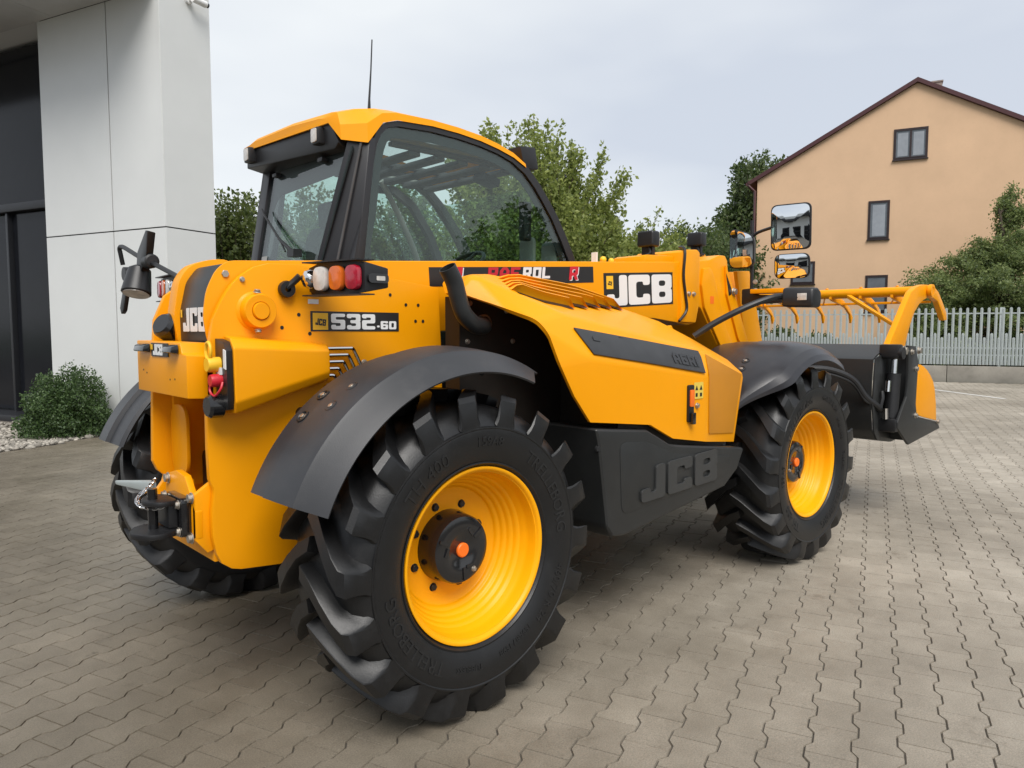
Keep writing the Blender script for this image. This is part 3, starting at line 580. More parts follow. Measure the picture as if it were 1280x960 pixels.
# ---------------------------------------------------------------- wheels
HZ = .612
def sector_text(text, size, a_mid, r_mid, yfun, side, bold=.0):
    """raised sidewall lettering running round the tyre; returns verts, faces"""
    cu = bpy.data.curves.new("t", 'FONT'); cu.body = text; cu.size = size; cu.align_x = 'CENTER'; cu.align_y = 'CENTER'; cu.extrude = .0022; cu.resolution_u = 2
    o = bpy.data.objects.new("t", cu); me = bpy.data.meshes.new_from_object(o); bpy.data.objects.remove(o); bpy.data.curves.remove(cu)
    vs_ = []
    for v in me.vertices:
        r = r_mid + v.co.y; a = a_mid - v.co.x / r_mid * 1.0
        vs_.append((r * math.cos(a), yfun(r) + .0015 - v.co.z, r * math.sin(a)))
    fs = [tuple(p.vertices) for p in me.polygons]; bpy.data.meshes.remove(me)
    return vs_, fs
HW = .215                                                       # half tread width
PROF = [(.322, -.175), (.334, -.192), (.352, -.204), (.39, -.222), (.435, -.2295), (.470, -.2285), (.482, -.2265), (.492, -.2215), (.515, -.206), (.540, -.184), (.555, -.155), (.563, -.09), (.567, 0)]
def side_y(r):
    p = [q for q in PROF if q[0] <= .483]
    return -float(np.interp(r, [q[0] for q in p], [-q[1] for q in p])) - .0022
def tyre_mesh(side):
    """axis along Y; side = -1: outer sidewall towards -Y"""
    b = MB(); full = PROF + [(r, -y) for r, y in reversed(PROF[:-1])]
    b.lathe([(r, y) for r, y in full], (0, 0, 0), 'Y', 96)
    b.lathe([(.476, -.2275), (.480, -.2305), (.485, -.2300), (.488, -.222)], (0, 0, 0), 'Y', 96); b.lathe([(.341, -.199), (.347, -.2075), (.353, -.2065)], (0, 0, 0), 'Y', 96)
    nl = 18
    for sgn in (-1, 1):
        for k in range(nl):
            a0 = 2 * math.pi * (k + (.5 if sgn > 0 else 0)) / nl
            # stations along the lug: (fraction of half-width, angle offset, half thickness (rad), top radius, base radius)
            st = [(-.10, -.035, .042, .612, .552), (.22, .030, .046, .614, .552), (.52, .125, .052, .613, .549), (.80, .225, .060, .610, .535), (.96, .283, .068, .602, .508), (1.03, .300, .069, .584, .496), (1.062, .304, .062, .545, .488), (1.066, .305, .045, .500, .484)]
            vv = []
            for (fy, da, ht, rt, rb) in st:
                y = sgn * fy * HW
                for (aa, rr, dy) in ((-ht * 1.5, rb, 0), (-ht * 1.18, rb + (rt - rb) * .35, 0), (-ht * 1.05, rt - .005, 0), (-ht * .95, rt, 0), (ht * .95, rt, 0), (ht * 1.05, rt - .005, 0), (ht * 1.18, rb + (rt - rb) * .35, 0), (ht * 1.5, rb, 0)):
                    a = a0 + da + aa; vv.append((rr * math.cos(a), y, rr * math.sin(a)))
            n = 8; ff = []
            for i in range(len(st) - 1):
                for j in range(n - 1): ff.append((i * n + j, i * n + j + 1, (i + 1) * n + j + 1, (i + 1) * n + j))
            ff += [tuple(range(n)), tuple(range(len(st) * n - n, len(st) * n))]
            b.add(vv, ff)
    me = b.mesh('tyre', ang=27)
    if side > 0:
        for v in me.vertices: v.co.y *= -1
        me.flip_normals()
    return me
def text_mesh(side):
    out = []
    for txt, sz, am, rm in (('TH 400', .072, R_(128), .418), ('159A8', .05, R_(86), .43), ('TRELLEBORG', .068, R_(30), .415), ('460/70 R 24', .05, R_(-32), .425), ('TRELLEBORG', .068, R_(-145), .415), ('159A8 / 159B', .032, R_(-66), .40), ('TUBELESS', .03, R_(-100), .41)):
        me = MB().add(*sector_text(txt, sz, am, rm, side_y, 1)).mesh('sidewall_lettering')
        if side > 0:
            for v in me.vertices: v.co.y *= -1
            me.flip_normals()
        me.materials.append(MATS['tyre_text']); out.append(me)
    return out
RIMP = [(.318, .006), (.327, .0), (.3335, .0015), (.3335, .010), (.322, .014), (.312, .016)]
RIMP += [(.308, .030), (.3065, .05), (.302, .066)]
for r0_, d0_ in ((.294, .078), (.280, .104), (.266, .128), (.251, .150), (.234, .170)):
    RIMP += [(r0_, d0_), (r0_ - .001, d0_ + .007), (r0_ - .0035, d0_ + .011), (r0_ - .008, d0_ + .0135)]
RIMP += [(.205, .192), (.19, .194), (.12, .194)]
def rim_mesh(side):
    me = MB().lathe([(r, -.2 + d) for r, d in RIMP] , (0, 0, 0), 'Y', 96).lathe([(.318, -.194), (.30, -.12), (.285, 0), (.30, .12), (.318, .19), (.333, .2)], (0, 0, 0), 'Y', 96).mesh('rim', ang=50)
    if side > 0:
        for v in me.vertices: v.co.y *= -1
        me.flip_normals()
    return me
def hub_mesh(side):
    b = MB().lathe([(0, -.098), (.06, -.098), (.064, -.101), (.108, -.101), (.127, -.096), (.133, -.086), (.136, -.05), (.142, -.01), (.142, .1), (0, .1)], (0, 0, 0), 'Y', 48)
    for k in range(3):
        a = R_(35 + 120 * k); M = Matrix.Rotation(-a, 3, 'Y')
        b.obox(M @ Vector((.095, -.103, 0)), (.05, .006, .012), M); b.obox(M @ Vector((.07, -.103, .03)), (.012, .006, .035), M)
    me = b.mesh('wheel', ang=40)
    if side > 0:
        for v in me.vertices: v.co.y *= -1
        me.flip_normals()
    return me
WM = {}
for side in (-1, 1):
    t_ = tyre_mesh(side); t_.materials.append(MATS['tyre']); x_ = text_mesh(side)
    r_ = rim_mesh(side); r_.materials.append(MATS['yellow_rim']); h_ = hub_mesh(side); h_.materials.append(MATS['black_gloss'])
    WM[side] = (t_, x_, r_, h_)
for (wx, side, rot, front) in ((0, -1, 0, 0), (2.75, -1, 97, 1), (-.07, 1, 33, 0), (2.75, 1, 8, 1)):
    t_, x_, r_, h_ = WM[side]; yc = side * (.90 if wx >= 0 else .93)
    w = link('wheel', h_, None, TH, (wx, yc, HZ))
    if front: w.rotation_euler = (0, R_(100), 0)
    if wx < 0: w.rotation_euler = (0, 0, R_(-4))
    def sub(name, me, rr=0):
        o = bpy.data.objects.new(name, me); COL.objects.link(o); o.parent = w; o.rotation_euler = (0, -R_(rot) - (R_(100) if front else 0), 0); return o
    sub('tyre', t_); sub('rim', r_)
    for q_ in (x_ if side < 0 else []): sub('sidewall_lettering', q_)
    MB().lathe([(0, -.109), (.024, -.109), (.028, -.105), (.028, -.095), (0, -.095)], (0, 0, 0), 'Y', 24).build('hub_cap', 'orange', w) if side < 0 else MB().lathe([(0, .109), (.024, .109), (.028, .105), (.028, .095), (0, .095)], (0, 0, 0), 'Y', 24).build('hub_cap', 'orange', w)
    for k in range(8):
        a = R_(20 + 45 * k)
        bolt(w, (.168 * math.cos(a), side * .004, .168 * math.sin(a)), (0, side, 0), .0135, dark=True, name='wheel_nut')
    if side < 0:
        bolt(w, (.035 * 1.6, -.1, -.085), (0, -1, 0), .009, name='drain_plug')
        MB().tube([(.02, 0, -.272), (.02, -.03, -.268)], .006, 8).obox((.02, -.055, -.283), (.05, .05, .006)).build('valve', 'yellow_rim', w)

# ---------------------------------------------------------------- fenders
def fender(wx, side, a0, a1, sect, m, R=.75, notch=None, tip=False):
    """sect: (distance from centre line, radius offset) from inboard to outboard; swept round the axle"""
    n = 80; b = MB(); rows = []
    for i in range(n + 1):
        u_ = i / n; a = a0 + (a1 - a0) * u_; row = []
        for j, (y, dr) in enumerate(sect):
            yy, rr, aa = y, R + dr, a
            if notch: yy, rr = notch(u_, y, R, dr)
            if tip:                                           # the front end sweeps to a point at the inner edge of the lip
                f = max(0, (u_ - .82) / .18); aa = a + f * f * .04 * max(0, j - 9)
            row.append((wx + rr * math.cos(aa), side * yy, HZ + rr * math.sin(aa)))
        rows.append(row)
    m_ = len(sect); v = [p for r in rows for p in r]
    f = [(i * m_ + j, i * m_ + j + 1, (i + 1) * m_ + j + 1, (i + 1) * m_ + j) for i in range(n) for j in range(m_ - 1)]
    return b.add(v, f).build('fender', m, TH, solid=-.008, ang=17)
SECT = [(.70, -.012), (.715, .002), (.76, .006), (.84, .008), (.852, .006), (.860, .026), (.872, .026), (.95, .021), (1.02, .012), (1.027, .010), (1.037, .001), (1.08, -.030), (1.122, -.064)]
fR = fender(0, -1, R_(158), R_(60.5), SECT, 'fender', .745, tip=True)
fL = fender(-.03, 1, R_(158), R_(60.5), SECT, 'fender', .745, tip=True)
def cupbolt(parent, wx, side, ang, y, R=.766):
    a = R_(ang); n_ = Vector((math.cos(a), 0, math.sin(a))); p = Vector((wx, side * y, HZ)) + n_ * R
    q = n_.to_track_quat('Z', 'Y').to_matrix(); 
    v = MB().lathe([(.026, -.006), (.0255, .006), (.021, .0075), (.0175, .004), (.016, -.003)], (0, 0, 0), 'Z', 18)
    v.v = [tuple(p + q @ Vector(c)) for c in v.v]; v.build('bolt_cup', 'black', parent)
    bolt(parent, p, n_, .010)
for (an, y) in ((135, .785), (127, .785), (131, .925), (123.5, .925)): cupbolt(fR, 0, -1, an, y, .758 if y < .8 else .769)
for (an, y) in ((135, .785), (127, .785), (131, .925), (123.5, .925)): cupbolt(fL, 0, 1, an, y, .758 if y < .8 else .769)
def fnotch(u_, y, R, dr):
    # wide lip over the wheel, narrow tail behind it
    f = min(1, max(0, (u_ - .12) / .30)); f = f * f * (3 - 2 * f); k = .18 + .82 * f
    if y > .86: return .86 + (y - .86) * k, R + .012 + (dr - .012) * k
    return y, R + dr
SECF = [(.52, -.006), (.60, .004), (.72, .006), (.755, .004), (.765, .012), (.86, .012), (.93, .010), (1.0, .004), (1.06, -.010), (1.10, -.03), (1.135, -.065), (1.152, -.10)]
fFR = fender(2.75, -1, R_(168), R_(62), SECF, 'fender_wet', .752, notch=fnotch); fFL = fender(2.75, 1, R_(168), R_(62), SECF, 'fender_wet', .752, notch=fnotch)
for f_, s_ in ((fFR, -1), (fFL, 1)):
    for (an, y) in ((130, .72), (122, .86), (128, .87)): cupbolt(f_, 2.75, s_, an, y, .768)

# ---------------------------------------------------------------- chassis, axles
ch = MB().box(-.60, 3.1, -.42, .02, .52, .95).build('chassis', 'black', TH, bevel=.03)
for x in (0, 2.75):
    ax = MB().tube([(x, -.80, HZ), (x, -.4, HZ), (x, -.2, HZ), (x, .2, HZ), (x, .4, HZ), (x, .80, HZ)], [.10, .09, .15, .15, .09, .10], 20).build('axle', 'black', TH)
MB().box(.45, 2.25, -.64, .9, .40, .455).build('shade_plate', 'black', TH, bevel=.01)  # unseen plate added to keep sky light off the ground underneath
MB().box(.75, 1.95, .03, .95, .46, 1.0).build('fuel_tank', 'skirt_black', TH, bevel=.05)

# rear frame: two upright plates with the boom between them
PLT = [(-.743, 1.401), (-.730, 1.486), (-.705, 1.54), (-.687, 1.572), (-.66, 1.612), (-.627, 1.647), (-.575, 1.682), (-.519, 1.699), (-.40, 1.702), (-.15, 1.690), (.278, 1.64), (.286, 1.5), (.293, 1.35), (.30, .9), (.2, .75), (-.42, .56), (-.499, .549), (-.65, .563), (-.686, .573), (-.722, .60), (-.740, .640), (-.752, .709), (-.752, .797), (-.744, .86), (-.744, .88), (-.757, .914), (-.760, 1.03), (-.758, 1.316)]
rfm = MB().prism(PLT, 'Y', -.50, -.47).build('rear_frame', 'yellow', TH, bevel=.004)
PLL = [(-.748, 1.492), (-.76, 1.311), (-.769, 1.03), (-.772, .91), (-.755, .87), (-.728, .845), (-.735, .82), (-.758, .79), (-.752, .7), (-.686, .6), (.2, .6), (.3, .9), (.3, 1.45), (-.45, 1.66), (-.62, 1.655), (-.704, 1.592)]
MB().prism(PLL, 'Y', .07, .10).build('side_plate', 'yellow', rfm, bevel=.004)
MB().box(-.52, -.49, -.466, .066, .62, 1.22).build('cross_plate', 'yellow', rfm, smooth=False)
# oval opening cover and inner web seen below the number plate box
web = MB().prism(round2d([(-.13, .86), (.05, .86), (.05, 1.15), (-.13, 1.15)], .085, 6), 'X', -.705, -.69)
web.build('oval_web', 'yellow', rfm, bevel=.004)
for y_ in (.02, -.44): MB().box(-.70, -.523, y_, y_ + .025, .8, 1.2).build('gusset', 'yellow', rfm, bevel=.003)
MB().box(-.735, -.523, -.465, .065, .60, .64).build('floor_plate', 'yellow', rfm, bevel=.004)
bolt(rfm, (-.68, -.45, 1.05), (-1, .2, 0), .016)
# pivot boss
MB().lathe([(.074, -.4995), (.070, -.504), (.063, -.507), (.0615, -.545), (.059, -.549), (.0345, -.549), (.0335, -.540), (.0315, -.540), (.0315, -.552), (.029, -.556), (0, -.556)], (-.572, 0, 1.520), 'Y', 40).build('pivot_boss', 'yellow', rfm)
for z in (1.588, 1.452): bolt(rfm, (-.575, -.525, z), (0, -.25, 1 if z > 1.5 else -1), .012)
bolt(rfm, (-.665, -.452, 1.655), (0, -1, 0), .014); bolt(rfm, (-.62, -.502, 1.635), (0, -1, 0), .008)
for (x, z) in ((-.40, 1.51), (-.47, 1.46), (-.355, 1.437), (.02, 1.60), (.10, 1.56), (.165, 1.56), (.15, 1.49), (.19, 1.49)):
    MB().lathe([(0, -.5008), (.006, -.5008), (.0075, -.5016), (.0045, -.5016), (0, -.5011)], (x, 0, z), 'Y', 10).build('screw_hole', 'black', rfm)
# number plate box
NB = MB().hull2([(-.825, .045, 1.212), (-.825, -.50, 1.210), (-.825, -.50, 1.362), (-.825, -.455, 1.367), (-.825, -.44, 1.405), (-.825, .045, 1.41)],
                [(-.73, .045, 1.212), (-.73, -.50, 1.205), (-.73, -.50, 1.355), (-.73, -.455, 1.367), (-.73, -.44, 1.405), (-.73, .045, 1.41)])
nb = NB.build('number_plate_box', 'yellow', TH, bevel=.005)
for y0, y1 in ((-.13, .0), (-.435, -.33)):
    L_ = MB().hull2([(-.828, y0, 1.365), (-.828, y1, 1.365), (-.828, y1, 1.40), (-.828, y0, 1.40)], [(-.856, y0 + .006, 1.370), (-.856, y1 - .006, 1.370), (-.850, y1 - .006, 1.392), (-.850, y0 + .006, 1.392)])
    L_.build('plate_lamp', 'black_gloss', nb, bevel=.006)
plaque('decal', (-.826, -.14, 1.352), (0, -1, 0), UZ, .185, .05, 'decal_black', nb)
lettering('decal_lettering', 'JCB', (-.8292, -.165, 1.3565), (0, -1, 0), UZ, .041, 'white', nb, depth=.0012)
plaque('decal_badge', (-.8292, -.137, 1.377), (0, -1, 0), UZ, .022, .02, 'yellow_soft', nb, depth=.001)
for (y, z) in ((-.03, 1.295), (-.07, 1.285), (-.33, 1.27), (-.38, 1.273)): MB().cyl((-.8248, y, z), (-.8262, y, z), .0035, 8).build('rivet_hole', 'black', nb)

# tow hitch
tw = MB().prism([(-.16, .70), (-.20, .905), (-.28, .925), (-.37, .915), (-.47, .80), (-.47, .70), (-.40, .68), (-.20, .675)], 'X', -.80, -.775).build('tow_hitch', 'yellow', TH, bevel=.004)
for y_ in (-.468, -.19): MB().prism([(-.80, .69), (-.80, .86), (-.74, .90), (-.70, .86), (-.70, .66), (-.76, .64)], 'Y', y_, y_ + .026).build('hitch_bracket', 'yellow', tw, bevel=.004)
for z_ in (.82, .70): MB().tube([(-.77, -.40, z_), (-.70, -.468, z_)], .02, 12).build('hitch_tube', 'yellow', tw)
hb = MB().prism(round2d([(-.245, .70), (-.43, .70), (-.43, .845), (-.245, .845)], .02), 'X', -.835, -.80).build('hitch_plate', 'black_gloss', tw, bevel=.005)
for (y, z) in ((-.27, .835), (-.405, .82), (-.405, .72), (-.27, .715)): bolt(tw, (-.836, y, z), (-1, 0, 0), .0145)
for (y, z) in ((-.44, .845), (-.43, .695), (-.20, .885)): bolt(tw, (-.80, y, z), (-1, 0, 0), .017)
MB().cyl((-.834, -.37, .77), (-.838, -.37, .77), .009, 14).build('grease_cap', 'yellow_soft', tw)
jaw = MB().prism(round2d([(-.84, -.27), (-.84, -.42), (-.91, -.43), (-.95, -.35), (-.91, -.26)], .05, 5), 'Z', .822, .842)
jaw.prism(round2d([(-.84, -.26), (-.84, -.43), (-.94, -.45), (-1.0, -.36), (-.94, -.25)], .06, 5), 'Z', .712, .734)
jaw.box(-.87, -.837, -.40, -.28, .736, .82); jaw.build('hitch_jaw', 'black', tw, bevel=.006)
MB().cyl((-.905, -.345, .69), (-.905, -.345, .88), .017, 14).build('hitch_pin', 'black_gloss', tw)
MB().hull2([(-.955, -.07, .862), (-.955, -.09, .862), (-.955, -.09, .878), (-.955, -.07, .878)], [(-.86, -.20, .838), (-.86, -.25, .838), (-.86, -.25, .885), (-.86, -.20, .885)]).build('hitch_lever', 'galv', tw, bevel=.006)
chn = MB(); cp = smooth_path([(-.865, -.24, .89), (-.90, -.27, .865), (-.935, -.28, .84), (-.94, -.32, .818), (-.90, -.37, .812), (-.86, -.40, .83)], 5)
for i in range(len(cp) - 1):
    c_ = (cp[i] + cp[i + 1]) / 2; d_ = (cp[i + 1] - cp[i]).normalized(); M = d_.to_track_quat('X', 'Z').to_matrix() @ Matrix.Rotation(R_(90) * (i % 2), 3, 'X')
    ring = [c_ + M @ Vector((.014 * math.cos(t_), .007 * math.sin(t_), 0)) for t_ in np.linspace(0, 2 * math.pi, 11)]
    chn.tube(ring, .0022, 5, False)
chn.build('safety_chain', 'chrome', tw)
# black round socket beside the tail
MB().lathe([(0, -.07), (.048, -.07), (.056, -.055), (.056, .05), (0, .05)], (0, 0, 0), 'X', 24)
sk = MB().lathe([(0, -.075), (.040, -.075), (.052, -.06), (.054, -.04), (.054, .06), (0, .06)], (0, 0, 0), 'X', 24)
Ms = Matrix.Rotation(R_(28), 3, 'Y') @ Matrix.Rotation(R_(20), 3, 'Z'); sk.v = [tuple(Vector((-.705, -.04, 1.445)) + Ms @ Vector(c)) for c in sk.v]; sk.build('trailer_socket', 'black_gloss', TH)
MB().box(-.69, -.6, -.12, .06, 1.39, 1.45).prism([(-.69, 1.42), (-.6, 1.42), (-.6, 1.6), (-.66, 1.6)], 'Y', .03, .066).build('tail_bracket', 'yellow', rfm, bevel=.006)

# ---------------------------------------------------------------- hydraulic coupler box on the right plate
CBX = MB().hull2([(-.694, -.502, 1.432), (-.712, -.60, 1.425), (-.722, -.655, 1.39), (-.724, -.665, 1.20), (-.715, -.64, 1.16), (-.694, -.502, 1.149)],
                 [(-.285, -.502, 1.397), (-.305, -.55, 1.388), (-.31, -.575, 1.37), (-.312, -.58, 1.29), (-.308, -.565, 1.262), (-.285, -.502, 1.25)])
cb_ = CBX.build('coupler_box', 'yellow', TH, bevel=.008, bseg=3)
MB().hull2([(-.727, -.508, 1.42), (-.738, -.60, 1.41), (-.742, -.64, 1.38), (-.742, -.645, 1.21), (-.735, -.625, 1.175), (-.727, -.508, 1.16)], [(-.70, -.51, 1.42), (-.712, -.60, 1.41), (-.72, -.64, 1.38), (-.72, -.645, 1.21), (-.712, -.625, 1.175), (-.70, -.51, 1.16)]).build('coupler_panel', 'black', cb_)
def blob(name, c, r, m, parent, sq=(1, 1, 1)):
    b_ = MB(); b_.lathe([(r * math.sin(t_), -r * math.cos(t_)) for t_ in np.linspace(0.001, math.pi - .001, 9)], (0, 0, 0), 'Z', 16); b_.v = [(c[0] + x * sq[0], c[1] + y * sq[1], c[2] + z * sq[2]) for x, y, z in b_.v]; return b_.build(name, m, parent)
MB().lathe([(0, -.045), (.024, -.045), (.027, -.035), (.027, 0), (0, 0)], (-.735, -.56, 1.33), 'X', 18).tube([(-.77, -.555 + .022 * math.cos(t_), 1.378 + .03 * math.sin(t_)) for t_ in np.linspace(0, 6.28, 17)], .006, 7, False).build('coupler_cap', 'yellow_soft', cb_)
MB().lathe([(0, -.04), (.02, -.04), (.023, -.03), (.023, 0), (0, 0)], (-.735, -.575, 1.275), 'X', 18).tube(smooth_path([(-.765, -.56, 1.27), (-.77, -.56, 1.24), (-.765, -.585, 1.222), (-.755, -.615, 1.245), (-.745, -.61, 1.27)], 4), .0045, 7).build('coupler_cap', 'red', cb_)
MB().box(-.745, -.735, -.59, -.56, 1.295, 1.32).build('tag', 'white', cb_)
MB().lathe([(0, -.05), (.034, -.05), (.042, -.04), (.042, 0), (0, 0)], (-.735, -.565, 1.185), 'X', 20).build('trailer_plug', 'black_gloss', cb_)
MB().hull2([(-.743, -.622, 1.32), (-.7435, -.642, 1.315), (-.7435, -.643, 1.38), (-.743, -.622, 1.385)], [(-.746, -.622, 1.32), (-.7465, -.642, 1.315), (-.7465, -.643, 1.38), (-.746, -.622, 1.385)]).build('coupler_label', 'white', cb_)
for k in range(5):
    z = 1.378 - k * .0265; x1 = -.185 - k * .022; y = -.532
    MB().tube(smooth_path([(-.31, y, z), (x1 - .02, y, z), (x1, y, z - .002), (x1 + .012, y, z - .02), (x1 + .052, y - .005, z - .105)], 4), .0075, 8).build('hydraulic_pipe', 'chrome', cb_)
bolt(cb_, (-.115, -.505, 1.315), (0, -1, 0), .012); bolt(cb_, (-.285, -.515, 1.225), (0, -1, 0), .012)
MB().cyl((-.40, -.50, 1.13), (-.40, -.76, 1.13), .022, 14).build('fender_stay', 'black', rfm)

# ---------------------------------------------------------------- decal on the rear panel
dk = plaque('decal', (-.351, -.5005, 1.446), UX, UZ, .413, .079, 'decal_black', rfm, depth=.0015)
plaque('decal_badge', (-.342, -.5022, 1.452), UX, UZ, .066, .066, 'yellow_soft', dk, depth=.001)
lettering('decal_lettering', 'JCB', (-.332, -.5033, 1.472), (1, 0, -.12), (.12, 0, 1), .026, 'decal_black', dk, depth=.0008, width=.045)
lettering('decal_lettering', '532', (-.262, -.5022, 1.4535), UX, UZ, .063, 'white', dk, width=.205, gap=.5, depth=.001, rad=.62)
lettering('decal_lettering', '-60', (-.048, -.5022, 1.4545), UX, UZ, .034, 'white', dk, width=.096, gap=.6, depth=.001, rad=.7)
plaque('sticker', (-.36, -.5005, 1.553), UX, UZ, .045, .018, 'white', rfm, depth=.001)

# ---------------------------------------------------------------- tail lamps
def taillamp(side, yi, yo, X=-.40, zt=1.696, zb=1.585, sk_=.08):
    s = side; Y = lambda f: s * (yi + (yo - yi) * f); X0 = X
    XX = lambda f: X0 + sk_ * f; tw_ = Vector((sk_, s * (yo - yi), 0)).normalized(); zc = (zt + zb) / 2
    hous = [(XX(0) + .03, Y(0), zb + .012), (XX(0) + .03, Y(0), zt - .008), (XX(.3), Y(.3), zt + .006), (XX(1), Y(1), zt), (XX(1), Y(1), zb), (XX(.3), Y(.3), zb - .004)]
    back = [(XX(0) + .06, Y(0), zb + .012), (XX(0) + .06, Y(0), zt - .008), (XX(.3) + .09, Y(.3), zt + .006), (XX(1) + .10, Y(1), zt - .02), (XX(1) + .10, Y(1), zb + .02), (XX(.3) + .09, Y(.3), zb - .004)]
    h = MB().hull2(hous, back).build('tail_lamp', 'black', TH, bevel=.005)
    for zz in (zt + .004, zb - .008):
        MB().hull2([(XX(.12) - .028, Y(.12), zz), (XX(1) - .028, Y(1), zz), (XX(1) + .04, Y(1), zz), (XX(.12) + .05, Y(.12), zz)], [(XX(.12) - .028, Y(.12), zz + .005), (XX(1) - .028, Y(1), zz + .005), (XX(1) + .04, Y(1), zz + .005), (XX(.12) + .05, Y(.12), zz + .005)]).build('lamp_hood', 'black', h)
    for f, m, nm in ((.36, 'clear_lens', 'reversing_lens'), (.61, 'orange_lens', 'indicator_lens'), (.86, 'red_lens', 'brake_lens')):
        c_ = Vector((XX(f), Y(f), zc)); nn_ = Vector((-(yo - yi), s * sk_, 0)).normalized()
        A = [c_ + tw_ * a_ + Vector((0, 0, b_)) + nn_ * .003 for a_, b_ in rrect(.072, .094, .033, 6)]; B = [c_ + tw_ * a_ * .9 + Vector((0, 0, b_ * .93)) + nn_ * .024 for a_, b_ in rrect(.072, .094, .033, 6)]
        MB().hull2(A, B).build(nm, m, h, bevel=.006)
    MB().lathe([(0, -.034), (.018, -.032), (.03, -.024), (.036, -.008), (.036, .0), (0, 0)], (XX(.13) + .006, Y(.13), zc + .002), 'X', 20).build('horn', 'chrome', h)
    if side < 0:
        p = plaque('side_marker', (XX(1) + .008, -yo - .001, 1.62), UX, UZ, .085, .034, 'black_gloss', h, depth=.012, rad=.018)
        plaque('marker_lens', (XX(1) + .04, -yo - .0135, 1.629), UX, UZ, .036, .016, 'clear_lens', h, depth=.002, rad=.003)
    MB().tube([(X + .07, Y(.1), 1.63), (X + .07, s * .5 if s < 0 else s * .12, 1.60)], .018, 10).build('lamp_arm', 'black', h)
    return h
taillamp(-1, .53, .85)
taillamp(1, .72, 1.06, X=-.43, zt=1.725, zb=1.61, sk_=.03)
MB().tube(smooth_path([(-.415, -.545, 1.655), (-.43, -.53, 1.635), (-.455, -.515, 1.61)], 4), .013, 9).lathe([(0.012, -.015), (.03, -.015), (.033, 0), (.03, .012), (.012, .012)], (-.455, -.515, 1.605), 'Y', 16).build('cable_gland', 'black', rfm)
# left rear work lamp with its folded arm and reflector fins
wl = MB().tube(smooth_path([(-.60, .10, 1.655), (-.61, .40, 1.735), (-.62, .66, 1.80), (-.63, .87, 1.862), (-.635, .92, 1.862), (-.63, .925, 1.83), (-.62, .93, 1.78)], 4), .011, 9).build('work_lamp_arm', 'black', TH)
MB().lathe([(.024, -.034), (.033, -.03), (.033, .03), (.024, .034)], (-.615, .53, 1.77), 'Y', 18).lathe([(0, -.033), (.0241, -.033), (.0241, .033), (0, .033)], (-.615, .53, 1.77), 'Y', 18).build('arm_clamp', 'black', wl)
MB().lathe([(0, .0), (.034, 0), (.038, .05), (.034, .06), (0, .06)], (-.62, .93, 1.735), 'X', 16).build('marker_lamp', 'black', wl)
hd = MB().lathe([(0, .07), (.03, .07), (.05, .055), (.058, .0), (.066, -.062), (.060, -.068), (0, -.058)], (0, 0, 0), 'Z', 28)
Mw = Matrix.Rotation(R_(14), 3, 'Y') @ Matrix.Rotation(R_(-14), 3, 'X'); hd.v = [tuple(Vector((-.64, .63, 1.685)) + Mw @ Vector(c)) for c in hd.v]; hd.build('lamp_head', 'black', wl)
ln2 = MB().lathe([(0, -.070), (.058, -.070), (.058, -.066), (0, -.066)], (0, 0, 0), 'Z', 28); ln2.v = [tuple(Vector((-.64, .63, 1.685)) + Mw @ Vector(c)) for c in ln2.v]; ln2.build('lamp_lens', 'clear_lens', wl)
MB().prism([(.54, 1.91), (.51, 1.87), (.60, 1.78), (.72, 1.66), (.80, 1.57), (.845, 1.53), (.80, 1.62), (.74, 1.74), (.69, 1.80), (.60, 1.895)], 'X', -.665, -.645)
fin = MB().hull2([(-.64, .47, 1.905), (-.64, .50, 1.91), (-.64, .63, 1.82), (-.64, .66, 1.72), (-.64, .62, 1.70), (-.64, .50, 1.79)], [(-.60, .48, 1.90), (-.60, .51, 1.90), (-.60, .66, 1.80), (-.60, .70, 1.70), (-.60, .64, 1.68), (-.60, .53, 1.79)]); fin.build('reflector_bracket', 'black', wl, bevel=.006)
MB().hull2([(-.66, .74, 1.74), (-.66, .70, 1.72), (-.67, .775, 1.545), (-.67, .81, 1.53), (-.67, .83, 1.56)], [(-.64, .76, 1.74), (-.64, .70, 1.72), (-.65, .775, 1.545), (-.65, .81, 1.53), (-.65, .83, 1.56)]).build('reflector_bracket', 'black', wl, bevel=.004)

# ---------------------------------------------------------------- boom
TH_B = math.atan(.0616); BU = (math.cos(TH_B), 0, math.sin(TH_B)); BV = (-math.sin(TH_B), 0, math.cos(TH_B))
bz = lambda x: 1.746 + .0616 * x
boom = MB().prism([(-.45, bz(-.45)), (-.45, 1.40), (1.70, 1.525), (1.97, 1.524), (2.20, 1.502), (2.336, 1.484), (2.40, 1.495), (2.427, 1.519), (2.453, 1.603), (2.46, 1.90), (2.45, bz(2.45))], 'Y', -.447, -.103).build('boom', 'yellow', TH, bevel=.016, bseg=3)
TAIL = round2d([(-.30, bz(-.30) - .002), (-.655, 1.704), (-.70, 1.665), (-.735, 1.59), (-.748, 1.50), (-.735, 1.41), (-.70, 1.355), (-.55, 1.33), (-.30, 1.40)], .03, 3)
for y_ in (-.4585,): MB().prism(TAIL, 'Y', y_, y_ + .01).build('tail_web', 'yellow', boom, bevel=.003)
LW = round2d([(-.50, 1.74), (-.581, 1.738), (-.667, 1.707), (-.709, 1.648), (-.735, 1.49), (-.717, 1.396), (-.689, 1.315), (-.66, 1.29), (-.50, 1.30)], .03, 3)
MB().prism(LW, 'Y', -.115, -.035).build('tail_web', 'yellow', boom, bevel=.003)
tp = [(-.52, 1.715), (-.64, 1.70), (-.685, 1.64), (-.712, 1.52), (-.710, 1.40), (-.68, 1.33), (-.62, 1.30), (-.50, 1.30)]
tpn = MB().prism(round2d(tp, .02, 3), 'Y', -.446, -.117).build('tail_panel', 'skirt_black', boom, bevel=.006)
